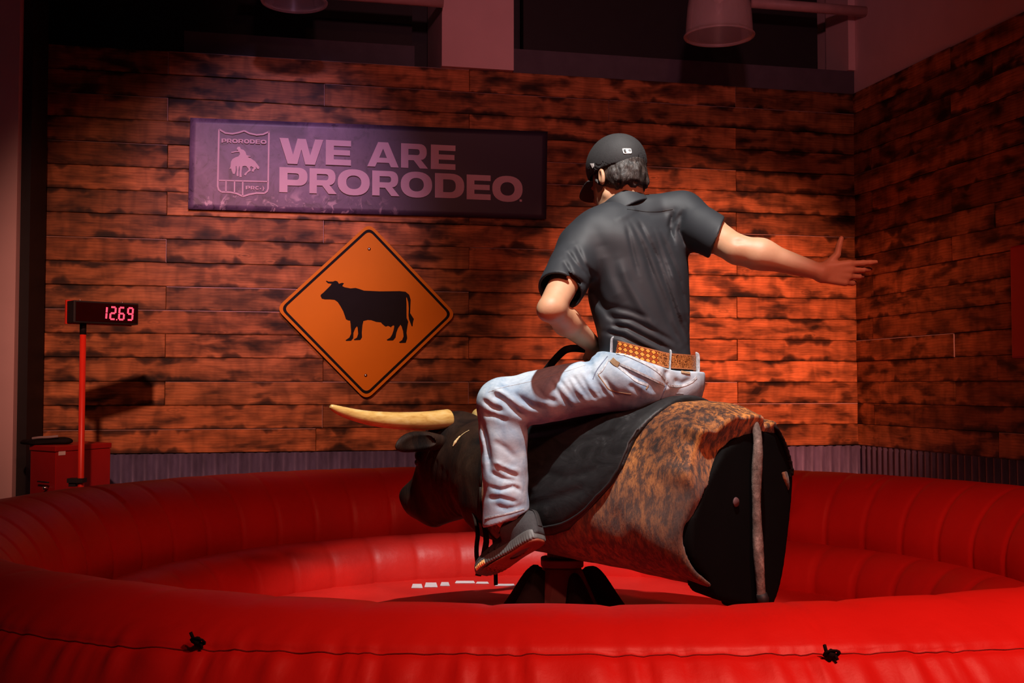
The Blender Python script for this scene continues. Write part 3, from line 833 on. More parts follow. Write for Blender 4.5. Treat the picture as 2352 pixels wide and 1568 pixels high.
# ------------------------------------------------------------------ timer on its stand
tm = empty('ride_timer', S(190, 740, 5.9) * [1, 1, 0])
tag(tm, 'red pole carrying a black box with glowing red digits, left of the ring', 'timer')
a = math.radians(44)
BXo = S(170, 720, 5.80)                # near vertical edge of the box
fr = np.array([math.cos(a), math.sin(a), 0]); en = np.array([-math.sin(a), math.cos(a), 0])
TM = np.eye(4); TM[:3, 0] = fr; TM[:3, 1] = en; TM[:3, 3] = S(169, 740, 5.80)
LB, HB, DB = .345, .112, .085
mb = MB(); mb.box((0, 0, 0), (LB, DB, HB), TM); mb.obj('housing', M['black'], tm, bevel=.003)
mb = MB(); mb.box((-.004, DB, -.004), (LB + .004, DB + .012, HB + .006), TM); mb.obj('back_plate', M['red_paint'], tm)
mb = MB(); mb.box((.01, -.003, .008), (LB - .006, 0, HB - .008), TM); mb.obj('display_window', plain('dark_red_window', (.02, .002, .002), .2), tm)
seg = {'a': ((0, 1), (1, 1)), 'b': ((1, 1), (1, .5)), 'c': ((1, .5), (1, 0)), 'd': ((0, 0), (1, 0)), 'e': ((0, .5), (0, 0)), 'f': ((0, 1), (0, .5)), 'g': ((0, .5), (1, .5))}
dg = {'1': 'bc', '2': 'abged', '6': 'acdefg', '9': 'abcdfg'}
for k, ch in enumerate('1269'):
    x0 = .142 + k * .047; mb = MB()
    for s_ in dg[ch]:
        (ax_, ay_), (bx_, by_) = seg[s_]
        A = np.array([x0 + ax_ * .026 + ay_ * .004, .024 + ay_ * .062]); Bq = np.array([x0 + bx_ * .026 + by_ * .004, .024 + by_ * .062])
        t = (Bq - A) / np.linalg.norm(Bq - A); A = A + t * .002; Bq = Bq - t * .002
        n_ = np.array([-t[1], t[0]]) * .0045
        q = [A + n_, Bq + n_, Bq - n_, A - n_]
        V = [[p[0], y, p[1]] for y in (-.003, -.005) for p in q]
        V = np.array(V) @ TM[:3, :3].T + TM[:3, 3]
        mb.add(V, [(0, 1, 2, 3), (7, 6, 5, 4), (0, 4, 5, 1), (1, 5, 6, 2), (2, 6, 7, 3), (3, 7, 4, 0)])
    mb.obj('digit', M['led'], tm)
mb = MB(); V_ = TM[:3, :3] @ np.array([.142 + 1 * .047 + .035, -.004, .022]) + TM[:3, 3]; mb.tube([V_ - en * .0005, V_ - en * .0015], .0035, 10); mb.obj('decimal_point', M['led'], tm)
px_, pY = 191, 5.90
pt = S(px_, 742, pY); pb = S(187, 1100, pY); pb0 = pb.copy(); pb0[2] = .03
mb = MB(); mb.tube([pt * [1, 1, 0] + [0, 0, .02], pt + [0, 0, -.055]], .0155, 20); mb.obj('pole', M['red_paint'], tm, smooth=True)
mb = MB(); mb.tube([pt + [0, 0, -.058], pt + [0, 0, .02]], .0165, 20); mb.obj('pole_sleeve', M['black'], tm, smooth=True)
mb = MB(); mb.tube([pt * [1, 1, 0], pt * [1, 1, 0] + [0, 0, .02]], .17, 36); mb.obj('base_plate', M['black'], tm)
c_ = S(183, 1103, pY)
mb = MB(); mb.box((pt[0] - .06, pY - .03, c_[2] - .010), (pt[0] + .02, pY + .03, c_[2] + .012)); mb.box((pt[0] - .055, pY - .02, c_[2] - .03), (pt[0] - .02, pY + .01, c_[2])); mb.obj('clamp', M['black'], tm)
for u_, v_ in ((.01, .0), (.235, .0)):
    q = TM[:3, :3] @ np.array([u_ + .03, .02, HB]) + TM[:3, 3]; mb = MB(); mb.tube([q, q + [0, 0, .006]], .004, 8); mb.obj('screw', M['chrome'], tm)

# ------------------------------------------------------------------ red operator cabinet, with things on it
cb = empty('operator_cabinet', S(120, 1100, 6.25) * [1, 1, 0])
tag(cb, 'red painted steel cabinet behind the timer pole, beside the black post', 'cabinet')
ztop = S(128, 1024, 6.05)[2]
P0 = S(128, 1040, 6.02); xL = S(70, 1040, 6.18); xR = S(254, 1040, 6.42)
def prism(mb, pts, z0, z1):
    n = len(pts); V = [(p[0], p[1], z0) for p in pts] + [(p[0], p[1], z1) for p in pts]
    mb.add(V, [tuple(range(n - 1, -1, -1)), tuple(range(n, 2 * n))] + [(i, (i + 1) % n, (i + 1) % n + n, i + n) for i in range(n)])
foot = [P0[:2], xR[:2], (xL + xR - P0)[:2], xL[:2]]
mb = MB(); prism(mb, foot, 0, ztop - .03); mb.obj('cabinet_body', M['cab_red'], cb, bevel=.004)
cc = np.mean(foot, 0); rim = [cc + (p - cc) * 1.03 for p in foot]
mb = MB(); prism(mb, rim, ztop - .029, ztop); mb.obj('lid', M['cab_red'], cb, bevel=.004)
e1 = (xR - P0) * [1, 1, 0]; e1 /= np.linalg.norm(e1); n1_ = np.cross(e1, [0, 0, 1]); 
mb = MB(); q = S(131, 1044, 6.02); q = P0 + e1 * .02; q[2] = S(131, 1046, 6.02)[2]
V = [q + n1_ * .002, q + e1 * .05 + n1_ * .002, q + e1 * .05 + n1_ * .002 + [0, 0, .02], q + n1_ * .002 + [0, 0, .02]]; V += [v - n1_ * .0015 for v in V]
mb.add(V, [(0, 1, 2, 3), (7, 6, 5, 4), (0, 4, 5, 1), (1, 5, 6, 2), (2, 6, 7, 3), (3, 7, 4, 0)]); mb.obj('small_label_plate', M['white'], cb)
mb = MB(); q0 = P0 * [1, 1, 0] + [0, 0, S(100, 1105, 6.1)[2]]; e2 = (xL - P0) * [1, 1, 0]; e2 /= np.linalg.norm(e2); n2_ = np.cross([0, 0, 1], e2)
mb.tube([q0 + e2 * .03 + n2_ * .02, q0 + e2 * .14 + n2_ * .02], .004, 8); mb.obj('latch_bar', M['black'], cb, smooth=True)
mb = MB(); q = q0 + e2 * .07 + n2_ * .015 + [0, 0, -.03]; mb.tube([q - n2_ * .016, q + n2_ * .012], .008, 12); mb.obj('latch_button', M['chrome'], cb, smooth=True)
# black gear heaped on the lid
gc = S(100, 1020, 6.22); gc[2] = ztop
def fg(P):
    d = ell(P, gc + [-.02, 0, .012], (.10, .08, .022)); d = smin(d, ell(P, gc + [.09, .02, .014], (.06, .05, .02)), .02)
    return np.maximum(d + vnoise(P, 22) * .014, gc[2] + .001 - P[:, 2])
o = sdf_obj('folded_harness', fg, gc - [.3, .2, .02], gc + [.3, .2, .08], .006, M['cloth'], base=gc); tag(o, 'black crumpled harness lying on the red cabinet lid', 'harness')
mb = MB(); mb.tube(smooth_pl([gc + [-.04, -.05, .034], gc + [.0, -.055, .040], gc + [.04, -.045, .040], gc + [.09, -.03, .045]], 2), [.007] * 14 if False else .007, 8)
o = mb.obj('grey_strap', plain('grey_webbing', (.30, .26, .26), .6), base=gc + [0, -.05, .04], smooth=True); tag(o, 'pale grey strap lying across the black harness on the cabinet', 'strap')

# ------------------------------------------------------------------ lamps and conduits under the ceiling
def bell_lamp(px, py, Y, rad, label):
    c = S(px, py, Y); b_ = np.array([c[0], c[1], c[2]])
    t = empty('bell_lamp', b_); tag(t, label, 'lamp', None)
    H = .34; outer = []; inner = []
    for i in range(17):
        u = i / 16; r = rad * (1.0 - .10 * u - .30 * u ** 4 - .1 * u ** 10); outer.append((r, u * H))
    prof = [(rad + .008, -.004), (rad + .012, .004), (rad + .004, .012)] + [(r, z + .012) for r, z in outer] + [(r - .006, z + .008) for r, z in reversed(outer)] + [(rad - .006, .0)]
    mb = MB(); mb.lathe(prof, b_, 64, closed=True); o_ = mb.obj('lamp_shade', M['acrylic'], t, smooth=True)
    mb = MB(); mb.lathe([(.0, H - .02), (.09, H - .02), (.10, H + .02), (.10, H + .20), (.07, H + .26), (.0, H + .26)], b_, 32); mb.obj('ballast_housing', M['slate'], t, smooth=False)
    mb = MB(); mb.lathe([(0, H - .15), (.03, H - .13), (.035, H - .07), (.022, H - .02), (.0, H - .02)], b_, 20); mb.obj('bulb', M['white'], t, smooth=True)
    mb = MB(); mb.tube([b_ + [0, 0, H + .25], [b_[0], b_[1], 5.2]], .012, 10); mb.obj('stem', M['dark'], t, smooth=True)
bell_lamp(1652, 84, 6.5, .190, 'clear bell-shaped lamp hanging right of the plaster pier')
bell_lamp(676, 6, 6.5, .178, 'clear bell-shaped lamp at the top edge, left of the plaster pier')
M['pipe'] = plain('pink_lit_pipe', (.50, .34, .32), .5)
def pipe(x0, x1, z, label, r=.035):
    mb = MB(); mb.tube([R(x0, -.16, z), R(x1, -.16, z)], r, 20)
    o = mb.obj('conduit', M['pipe'], base=R((x0 + x1) / 2, -.16, z), smooth=True); return tag(o, label, 'pipe')
zp = wall_uv(1850, 16, .16)[1]
pipe(wx(1725, 10, .16), -.002, zp, 'horizontal painted pipe running into the upper right corner')
zp2 = wall_uv(900, -4, .16)[1]
pipe(wx(560, 5, .16), pl0 - .01, zp2, 'horizontal painted pipe running to the left side of the plaster pier')

# red panel on the right wall
def rwall(px, py, off):
    o = np.array([0, 0, CAMZ]); d = S(px, py, 1.0) - o; p0 = R(-off, 0, 0); t = ((p0 - o) @ AX) / (d @ AX); p = o + d * t
    return -((p - p0) @ AN), p[2]
y0, za = rwall(2318, 566, .06); _, zb = rwall(2318, 824, .06)
mb = MB(); mb.box((-.06, -y0 - .55, zb), (-.024, -y0, za), RM); o = mb.obj('wall_panel', M['red_panel'], base=R(-.04, -y0 - .27, zb), bevel=.012)
tag(o, 'plain red panel on the right plank wall, cut by the edge of the photo', 'panel')

# ------------------------------------------------------------------ inflatable ring
RC = np.array([.18, 4.02, 0.]); RXF, RYF = 1.01, .972
ring = empty('inflatable_ring', RC); tag(ring, 'large round red inflatable crash ring around the mechanical bull', 'inflatable ring')
THREAD = []
def torus(name, Rm, r, zc, seams, depth, parent, nu=1300, nv=240, kind='upper'):
    V = []
    U = np.arange(nu) / nu * 2 * math.pi; W_ = np.arange(nv) / nv * 2 * math.pi
    uu, ww = np.meshgrid(U, W_, indexing='ij')
    inner = np.clip(-np.cos(ww) + .35, 0, 1)                          # ww = 0 outside, pi inside, pi/2 top
    ph = (uu * seams / (2 * math.pi)) % 1.0; ds = np.minimum(ph, 1 - ph) * (2 * math.pi / seams) * Rm
    rr = r * np.ones_like(uu) - depth * 1.6 * np.exp(-(ds / .013) ** 2) * inner - depth * .4 * np.cos(ph * 2 * math.pi) * inner
    if kind == 'upper':
        fa = np.clip(np.abs((uu + math.pi / 2 + math.pi) % (2 * math.pi) - math.pi), 0, .42)
        w0 = np.radians(55.5 - 42 * fa ** 2)                          # welded seam round the outside of the top
        dw = (ww - w0) * r
        rr -= .008 * np.exp(-(dw / .007) ** 2)
        pk = np.sin(uu * 150 + 2 * np.sin(uu * 37)) * np.sin(uu * 61 + 1)
        pk2 = np.sin(uu * 230 + 3 * np.sin(uu * 53) + ww * 6); rr += (.0050 * pk + .0030 * pk2) * np.exp(-(np.abs(dw + .03) / .05) ** 1.5) * (dw < .05)
        for a_ in SEAMS:
            da = (uu - a_ + math.pi) % (2 * math.pi) - math.pi
            rr -= .006 * np.exp(-(da * Rm / .007) ** 2) * np.clip((ww - w0) * 4, 0, 1) * (ww < 2.2)
    P = np.stack([uu.ravel(), ww.ravel(), np.zeros(uu.size)], 1)
    rr = rr + (vnoise(P * [3, 1.2, 1], 2.0).reshape(uu.shape)) * .004
    x = RC[0] + (Rm * RXF + rr * np.cos(ww)) * np.cos(uu); y = RC[1] + (Rm * RYF + rr * np.cos(ww)) * np.sin(uu); z = zc + rr * np.sin(ww)
    V = np.stack([x.ravel(), y.ravel(), z.ravel()], 1)
    if kind == 'upper':
        V3 = V.reshape(nu, nv, 3); fj = (w0[:, 0] / (2 * math.pi) * nv); j0 = fj.astype(int); fr_ = (fj - j0)[:, None]; ii = np.arange(nu)
        th_ = V3[ii, j0] * (1 - fr_) + V3[ii, j0 + 1] * fr_ + [0, 0, .001]
        lo_i = int(nu * .55); THREAD.extend(th_[lo_i:int(nu * .98)])
    i, j = np.meshgrid(np.arange(nu), np.arange(nv), indexing='ij'); i2 = (i + 1) % nu; j2 = (j + 1) % nv
    Fc = np.stack([(i * nv + j).ravel(), (i2 * nv + j).ravel(), (i2 * nv + j2).ravel(), (i * nv + j2).ravel()], 1)
    return mesh_obj(name, V, Fc, M['vinyl'], parent)
seam_ang = math.atan2(2.0 - RC[1], S(1880, 1450, 2.0)[0] - RC[0]) % (2 * math.pi)
SEAMS = [seam_ang, (seam_ang + 2.1) % 6.283, (seam_ang + 4.2) % 6.283]
torus('lower_tube', 2.02, .275, .275, 56, .012, ring, 280, 40, 'lower')
torus('upper_tube', 1.97, .27, .783, 56, .004, ring)
torus('bench_tube', 1.585, .155, .610, 44, .006, ring, 560, 48, 'bench')
# inflated floor of the ring
prof = [(0.0, 0.0), (0.0, .618), (.60, .616), (.90, .606), (.965, .592), (.985, .578), (1.02, .572), (1.3, .572), (1.50, .585), (1.58, .56), (1.58, .0)]
mb = MB(); mb.lathe(prof[1:], RC, 160); mb.obj('bounce_floor', M['vinyl'], ring, smooth=True)
# printed letters on the far side of the floor (unreadable at this angle): pale bars following the rim
k = 0
for (px, wpx, y0_, y1_) in ((958, 26, 1341, 1350), (990, 30, 1338, 1348), (1022, 22, 1337, 1345), (1068, 46, 1334, 1339), (1108, 30, 1336, 1340), (1160, 46, 1341, 1345), (1205, 22, 1339, 1343), (1354, 34, 1335, 1340), (1372, 24, 1342, 1347),
                            (965, 12, 1333, 1335), (988, 12, 1332, 1334), (1010, 14, 1331, 1333), (1040, 16, 1330, 1332)):
    zf = .5735
    def fl_(px, py):
        d = S(px, py, 1.0) - [0, 0, CAMZ]; t = (zf - CAMZ) / d[2]; return np.array([0, 0, CAMZ]) + d * t
    A, Bq, Cq, Dq = fl_(px - wpx / 2, y1_), fl_(px + wpx / 2, y1_), fl_(px + wpx / 2 - 3, y0_), fl_(px - wpx / 2 + 3, y0_)
    mb = MB(); V = [A, Bq, Cq, Dq] + [v + [0, 0, .0015] for v in (A, Bq, Cq, Dq)]
    mb.add(V, [(3, 2, 1, 0), (4, 5, 6, 7), (0, 1, 5, 4), (1, 2, 6, 5), (2, 3, 7, 6), (3, 0, 4, 7)]); mb.obj('printed_mark', M['mat_print'], ring)
# the ties on the seam
def ring_pt(ang, wdeg, lift=0.0, r=.27):
    w_ = math.radians(wdeg); rr = r + lift
    return np.array([RC[0] + (1.97 * RXF + rr * math.cos(w_)) * math.cos(ang), RC[1] + (1.97 * RYF + rr * math.cos(w_)) * math.sin(ang), .783 + rr * math.sin(w_)])
def ring_ang(px, py, wdeg):
    best = None
    for k_ in range(3600):
        a_ = -math.pi + k_ / 3600 * math.pi; p = ring_pt(a_, wdeg)
        q = (p[0] / (p[1] * math.cos(PITCH) + (p[2] - CAMZ) * math.sin(PITCH))) * F + 1176
        if best is None or abs(q - px) < best[0]: best = (abs(q - px), a_)
    return best[1]
for px in (460, 1905):
    a_ = ring_ang(px, 1490, 51.5); c = ring_pt(a_, 51.5, .004); tg = np.array([-math.sin(a_), math.cos(a_), 0]); nr = ring_pt(a_, 51.5, .1) - ring_pt(a_, 51.5, 0); nr /= np.linalg.norm(nr); dn = np.cross(tg, nr)
    mb = MB()
    loop = [c + tg * .013 * math.cos(t) + nr * (.008 + .008 * math.sin(t)) for t in np.linspace(0, 2 * math.pi, 12)]
    mb.tube(loop, .0035, 8, flat=.6); mb.tube([c - tg * .008 + nr * .006, c - tg * .014 + nr * .012 + [0, 0, .012]], .003, 8); mb.tube([c + tg * .006 + nr * .006, c + tg * .009 + nr * .012 - [0, 0, .014]], .003, 8)
    mb.tube([c - tg * .004, c + nr * .013], .0065, 10); mb.obj('tie_knot', M['cloth'], ring, smooth=True)
mb = MB(); mb.tube(THREAD, .0013, 5); mb.obj('stitched_seam', M['thread'], ring, smooth=True)

# ------------------------------------------------------------------ mechanical bull
BC = np.array([.17, 3.95, 0.]); q45 = math.sqrt(.5)
BH = np.array([-q45, q45, 0.]); BN = np.array([-q45, -q45, 0.]); BZ = np.array([0, 0, 1.])   # ahead, near side, up
def Bp(s, w_, z): return BC + BH * s + BN * w_ + BZ * z
def Bl(P):
    q = P - BC; return q @ BH, q @ BN, q[:, 2]
bull = empty('mechanical_bull', Bp(0, 0, .62))
tag(bull, 'horned mechanical bull in brindle cowhide in the middle of the red ring', 'mechanical bull')
BS = [-.74, -.68, -.60, -.45, -.25, -.05, .15, .32, .46]
TOPZ = [1.372, 1.395, 1.408, 1.405, 1.390, 1.366, 1.340, 1.315, 1.28]
BOTZ = [.830, .840, .850, .868, .878, .888, .900, .92, .95]
HW = [.272, .278, .280, .272, .258, .245, .232, .215, .19]
def bull_core(P, grow=0.0):
    s, w_, z = Bl(P)
    f = lambda v: np.interp(s, *dense(BS, v))
    top = f(TOPZ); bot = f(BOTZ) + np.clip((-.30 - s) / .35, 0, 1) * np.clip(.28 * w_ - .005, -.055, .055); hw = f(HW)
    cz = (top + bot) / 2; hz = (top - bot) / 2 + grow
    t = np.clip((z - cz) / hz, -1, 1)
    ww = (hw + grow) * (1.0 - .10 * t - .04 * t * t)
    ww = ww * np.where(w_ < 0, 1 - .42 * np.clip((.35 - t) / 1.3, 0, 1) * np.clip((-.30 - s) / .35, 0, 1), 1.0)
    ex = 2.5 + 1.6 * np.clip((-.35 - s) / .3, 0, 1) * np.clip(-t * 2 + .3, 0, 1)
    k = ((np.abs(w_) / ww) ** ex + (np.abs(z - cz) / hz) ** ex) ** (1 / ex)
    return (k - 1) * np.minimum(ww, hz) * .9, s, w_, z, cz, hz
# drapes at the rump, given in (s, z) on the near side
def fhide(P):
    d, s, w_, z, cz, hz = bull_core(P)
    ph = np.arctan2(w_, z - 1.12)                                  # 0 on the ridge, + on the near side
    u = s + .74
    amp = np.exp(-(u / .10) ** 2) * np.exp(-((np.abs(ph) - .75) / .55) ** 2)
    g = .013 * amp * np.sin(ph * 13 + 6 * u + 1.0) + .005 * amp * np.sin(ph * 23 + 14 * u)
    g += .004 * np.exp(-((u - .22) / .12) ** 2) * np.sin(ph * 6 + 9 * u)
    d = d + g + vnoise(P, 7) * .010 + vnoise(P, 17) * .004
    d0 = d
    edge = -.725 + .05 * np.clip((1.30 - z) / .4, 0, 1) * 0 + .012 * np.sin(z * 26) + .02 * np.clip((z - 1.27) / .1, 0, 1) * -1
    d = smax(d, edge - s, .012)
    arch = np.interp(w_, [-.26, -.2, -.1, 0, .1, .2, .25], [1.12, 1.20, 1.285, 1.295, 1.25, 1.15, 1.06])
    d = smax(d, -np.maximum(np.maximum(s + .655, w_ - .0), z - arch + .01), .006)
    inner = np.maximum(np.maximum(d0 + .013, s + .62), z - arch - .02 * np.sin(w_ * 34))
    d = smax(d, -inner, .008)
    return smax(d, s - .165, .01)
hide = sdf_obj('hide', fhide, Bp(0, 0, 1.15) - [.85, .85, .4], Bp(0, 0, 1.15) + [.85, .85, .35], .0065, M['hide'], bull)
def fpanel(P):
    d, s, w_, z, cz, hz = bull_core(P)
    far = np.clip((.02 - w_) / .06, 0, 1); low_ = np.clip((.93 - z) / .05, 0, 1) * np.clip((.20 - w_) / .05, 0, 1)
    d = d + vnoise(P, 7) * .010 + .016 - .038 * np.maximum(far, low_)
    arch = np.interp(w_, [-.26, -.2, -.1, 0, .1, .2, .25], [1.26, 1.30, 1.315, 1.30, 1.26, 1.16, 1.08])
    d = smax(d, z - arch - .01, .01)
    return smax(np.maximum(d, s + .645), -.735 - s - .02 * np.minimum(w_, 0), .012)
sdf_obj('rear_panel', fpanel, Bp(-.67, 0, 1.1) - [.3, .3, .35], Bp(-.67, 0, 1.1) + [.3, .3, .35], .008, M['panel'], bull)
mb = MB(); c = Bp(-.736, .05, 1.115); mb.tube([c, c - BH * .004], [.015, .013], 24); mb.obj('rear_disc', plain('dusty_pink_disc', (.075, .03, .03), .7), bull, smooth=True)
# welt down the near edge of the rear panel
# pad
PADO = [(-.56, 1.55), (-.545, 1.385), (-.525, 1.345), (-.505, 1.30), (-.49, 1.22), (-.455, 1.165), (-.40, 1.115), (-.33, 1.055), (-.26, 1.010), (-.18, .985), (-.10, .975), (-.03, .98), (.02, 1.02), (.06, 1.12), (.10, 1.25), (.12, 1.55)]
pad_folds = [([(-.02, 1.30), (-.18, 1.325), (-.34, 1.35)], .010, .005), ([(.0, 1.28), (-.2, 1.29), (-.42, 1.33)], .012, -.004), ([(-.05, 1.06), (-.2, 1.10), (-.33, 1.14)], .016, .005), ([(-.08, 1.20), (-.25, 1.17), (-.38, 1.20)], .014, .004), ([(-.02, 1.15), (-.12, 1.13)], .012, -.005)]
def fpad(P):
    d, s, w_, z, cz, hz = bull_core(P)
    Q = np.stack([s, z], 1); g = np.zeros(len(P))
    for pl, wd, dp in pad_folds:
        dm = np.full(len(P), 1e9)
        for a, b_ in zip(pl[:-1], pl[1:]): dm = np.minimum(dm, seg2(Q, a, b_)[0])
        g += dp * np.exp(-(dm / wd) ** 2)
    e = poly2(Q, PADO)
    o_ = d + g - .012 + vnoise(P, 9) * .006 + .006 * np.clip(1 + e / .03, 0, 1)
    return smax(smax(o_, -(d + .012), .004), e, .006)
pad = sdf_obj('seat_pad', fpad, Bp(-.2, 0, 1.2) - [.5, .5, .25], Bp(-.2, 0, 1.2) + [.5, .5, .28], .006, M['pad'], bull)
# piping round the pad's near edge and across the back
pp = []
for s_, z_ in smooth_pl([(s_, z_) for s_, z_ in PADO[1:-2]], 2):
    p, nn = near(pad, Bp(s_, .32, z_), .001); pp.append(p)
mb = MB(); mb.tube(pp, .0042, 8); mb.obj('pad_piping', M['black'], pad, smooth=True)

# neck, head
def fhead(P):
    c = lambda s, w_, z: Bp(s, w_, z)
    bc_, bs_ = bull_core(P, -.004)[:2]; nk = smax(smax(bc_, bs_ - .36, .10), .14 - bs_, .01)
    d = cone(P, c(.36, 0, 1.16), c(.50, 0, 1.17), .185, .150)
    d = smin(d, nk, .05)
    d = smin(d, ell(P, c(.53, 0, 1.26), (.115, .105, .10)), .06)
    d = smin(d, cone(P, c(.54, 0, 1.20), c(.70, 0, 1.045), .118, .078), .05)
    d = smin(d, ell(P, c(.735, 0, 1.02), (.082, .082, .075)), .04)
    d = smin(d, cone(P, c(.50, 0, 1.08), c(.66, 0, .985), .115, .062), .05)
    d = smin(d, ball(P, c(.76, .045, 1.035), .032), .025); d = smin(d, ball(P, c(.76, -.045, 1.035), .032), .025)
    for w_ in (.105, -.105):
        d = smin(d, ball(P, c(.60, w_ * .96, 1.20), .030), .03)               # brow
        d = smax(d, -ball(P, c(.625, w_ * 1.12, 1.175), .020), .012)           # eye socket
    d = smax(d, -ball(P, c(.822, .03, 1.045), .014), .01); d = smax(d, -ball(P, c(.822, -.03, 1.045), .014), .01)
    s, w_, z = Bl(P)
    d = d + vnoise(P, 11) * .010 + vnoise(P, 26) * .003
    # slack folds of the jaw hide
    for k in range(4):
        a_ = np.stack([s, z], 1); dm = seg2(a_, (.50 - .035 * k, 1.20 - .02 * k), (.55 - .03 * k, .99))[0]
        d = d + .006 * np.exp(-(dm / .010) ** 2)
    return d
head = sdf_obj('head', fhead, Bp(.48, 0, 1.13) - [.52, .52, .30], Bp(.48, 0, 1.13) + [.52, .52, .30], .006, M['dark_hide'], bull)
for sd in (1, -1):
    base_ = Bp(.50, sd * .075, 1.335)
    cp = [base_ + BN * sd * .0, base_ + BN * sd * .13 - BZ * .006, base_ + BN * sd * .27 + BZ * .0, base_ + BN * sd * .38 + BZ * .012 + BH * .01, base_ + BN * sd * .47 + BZ * .035 + BH * .02, base_ + BN * sd * .51 + BZ * .052 + BH * .025]
    cp = smooth_pl(cp, 3); n_ = len(cp)
    rr = [.036 * (1 - (i / (n_ - 1)) ** 1.7 * .86) for i in range(n_)]
    mb = MB(); mb.tube(cp, rr, 24); hn = mb.obj('horn', M['horn'], head, smooth=True)
    if sd == 1: tag(hn, 'pale yellow curved horn on the near side of the bull head')
    ex_ = BN * sd * .985 + BZ * .03 - BH * .10; ex_ /= np.linalg.norm(ex_); ez_ = BZ - (BZ @ ex_) * ex_; ez_ = ez_ + BH * .35; ez_ -= (ez_ @ ex_) * ex_; ez_ /= np.linalg.norm(ez_); ey_ = np.cross(ez_, ex_)
    EM = np.stack([ex_, ey_, ez_], 1)
    def fear(P, sd=sd):
        o_ = Bp(.475, sd * .10, 1.262); q = (P - o_) @ EM; x, y, z = q.T
        q2 = np.stack([x, y + 6 * z * z, z + .9 * (np.clip(x, 0, .3) - .12) ** 2 + .004], 1)
        d = ell(q2, (.155, 0, 0), (.115, .014, .037)); d = smin(d, cone(q2, (0, 0, 0), (.10, 0, 0), .024, .020), .03)
        for s2 in (1, -1):
            d = smax(d, -ell(q2, (.165, s2 * .016, -.006), (.085, .012, .024)), .004)
        return d
    c = Bp(.475, sd * .22, 1.26)
    sdf_obj('ear', fear, c - [.17, .17, .09], c + [.17, .17, .09], .0035, M['dark_hide'], head)
    mb = MB(); e_ = Bp(.622, sd * .112, 1.172)
    u = np.linspace(0, math.pi, 9); mb.lathe([(.014 * math.sin(t), -.014 * math.cos(t)) for t in u], e_, 16); mb.obj('eye', M['black'], head, smooth=True)
# cut edge of the head cover behind the ear: pale torn backing
mb = MB()
pl = [near(head, S(x, y, 4.1), .004)[0] for x, y in ((1052, 996), (1044, 1004), (1040, 1012), (1037, 1022))]
mb.tube(smooth_pl(pl, 2), [.002, .002, .003, .0035, .003, .004, .0045, .004, .005, .0055, .005, .004, .003][:len(smooth_pl(pl, 2))] + [.002] * max(0, len(smooth_pl(pl, 2)) - 13), 6)
pl = [near(head, S(x, y, 4.1), .003)[0] for x, y in ((1040, 998), (1052, 996), (1064, 993), (1080, 991))]
mb.tube(smooth_pl(pl, 2), .0012, 6)
mb.obj('torn_backing', plain('pale_foam', (.75, .58, .28), .8), head, smooth=True)
# collar of the hide where the neck meets it
mb = MB(); ring_ = []
for k in range(49):
    a_ = 2 * math.pi * k / 48; p, nn = near(hide, Bp(.160, .27 * math.cos(a_), 1.12 + .27 * math.sin(a_)), .002); ring_.append(p)
mb.tube(ring_, .006, 8); mb.obj('neck_seam', M['dark_hide'], head, smooth=True)

# hanging strips under the chest
def strip(pts, wd, th, mat, parent, name):
    mb = MB(); pts = smooth_pl(pts, 2); mb.tube(pts, wd, 4 if False else 10, flat=th / wd, up=(BH)); return mb.obj(name, mat, parent, smooth=True)
strip([Bp(.28, .185, 1.10), S(1100, 1215, 3.92), S(1093, 1262, 3.9), S(1098, 1300, 3.9)], .010, .004, M['brown_strap'], bull, 'chest_strap')
strip([Bp(.24, .19, 1.10), S(1120, 1225, 3.9), S(1112, 1275, 3.88), S(1098, 1322, 3.88)], .013, .004, M['brown_strap'], bull, 'chest_strap')
strip([Bp(.20, .14, 1.0), S(1137, 1250, 4.0), S(1138, 1300, 4.0), S(1139, 1343, 4.0)], .009, .004, M['brown_strap'], bull, 'chest_strap')
# tail
tl = [Bp(-.70, -.045, 1.365), Bp(-.742, -.05, 1.34), S(1742, 1020, 3.43), S(1738, 1080, 3.43), S(1737, 1150, 3.43), S(1740, 1230, 3.43), S(1744, 1300, 3.42), S(1749, 1366, 3.42)]
tp = smooth_pl(tl, 3); mb = MB(); n_ = len(tp)
mb.tube(tp, [.0145 + .0015 * math.sin(i * .3) + .001 * (rng.rand() - .5) for i in range(n_)], 12); ta = mb.obj('tail', M['tail'], bull, smooth=True)
mb = MB(); mb.tube([tp[-1] + [0, 0, .004], tp[-1] + [.004, 0, -.012], tp[-1] + [.006, 0, -.030]], [.016, .018, .015], 12); mb.obj('tail_tip', M['black'], ta, smooth=True)
# black leather rags on the far rim of the rump
def frag(P):
    s, w_, z = Bl(P); d0 = bull_core(P)[0]
    d = np.abs(d0 - .004) - .006 + vnoise(P, 10) * .008
    d = smax(d, ball(P, Bp(-.68, -.20, 1.25), .12), .02); d = smax(d, -.75 - s, .01)
    return d
sdf_obj('rump_flap', frag, Bp(-.70, -.20, 1.24) - [.17] * 3, Bp(-.70, -.20, 1.24) + [.17] * 3, .006, M['cloth'], bull)
# rope handle arching over the ridge in front of the rider
hp = [Bp(.10, .03, 1.345), Bp(.09, .03, 1.47), S(1290, 806, 3.86), S(1312, 799, 3.86), S(1340, 801, 3.84), S(1362, 806, 3.82), S(1385, 820, 3.80), Bp(-.17, .04, 1.44), Bp(-.20, .04, 1.385)]
mb = MB(); mb.tube(smooth_pl(hp, 3), .0125, 12); mb.obj('hand_grip', M['cloth'], bull, smooth=True)

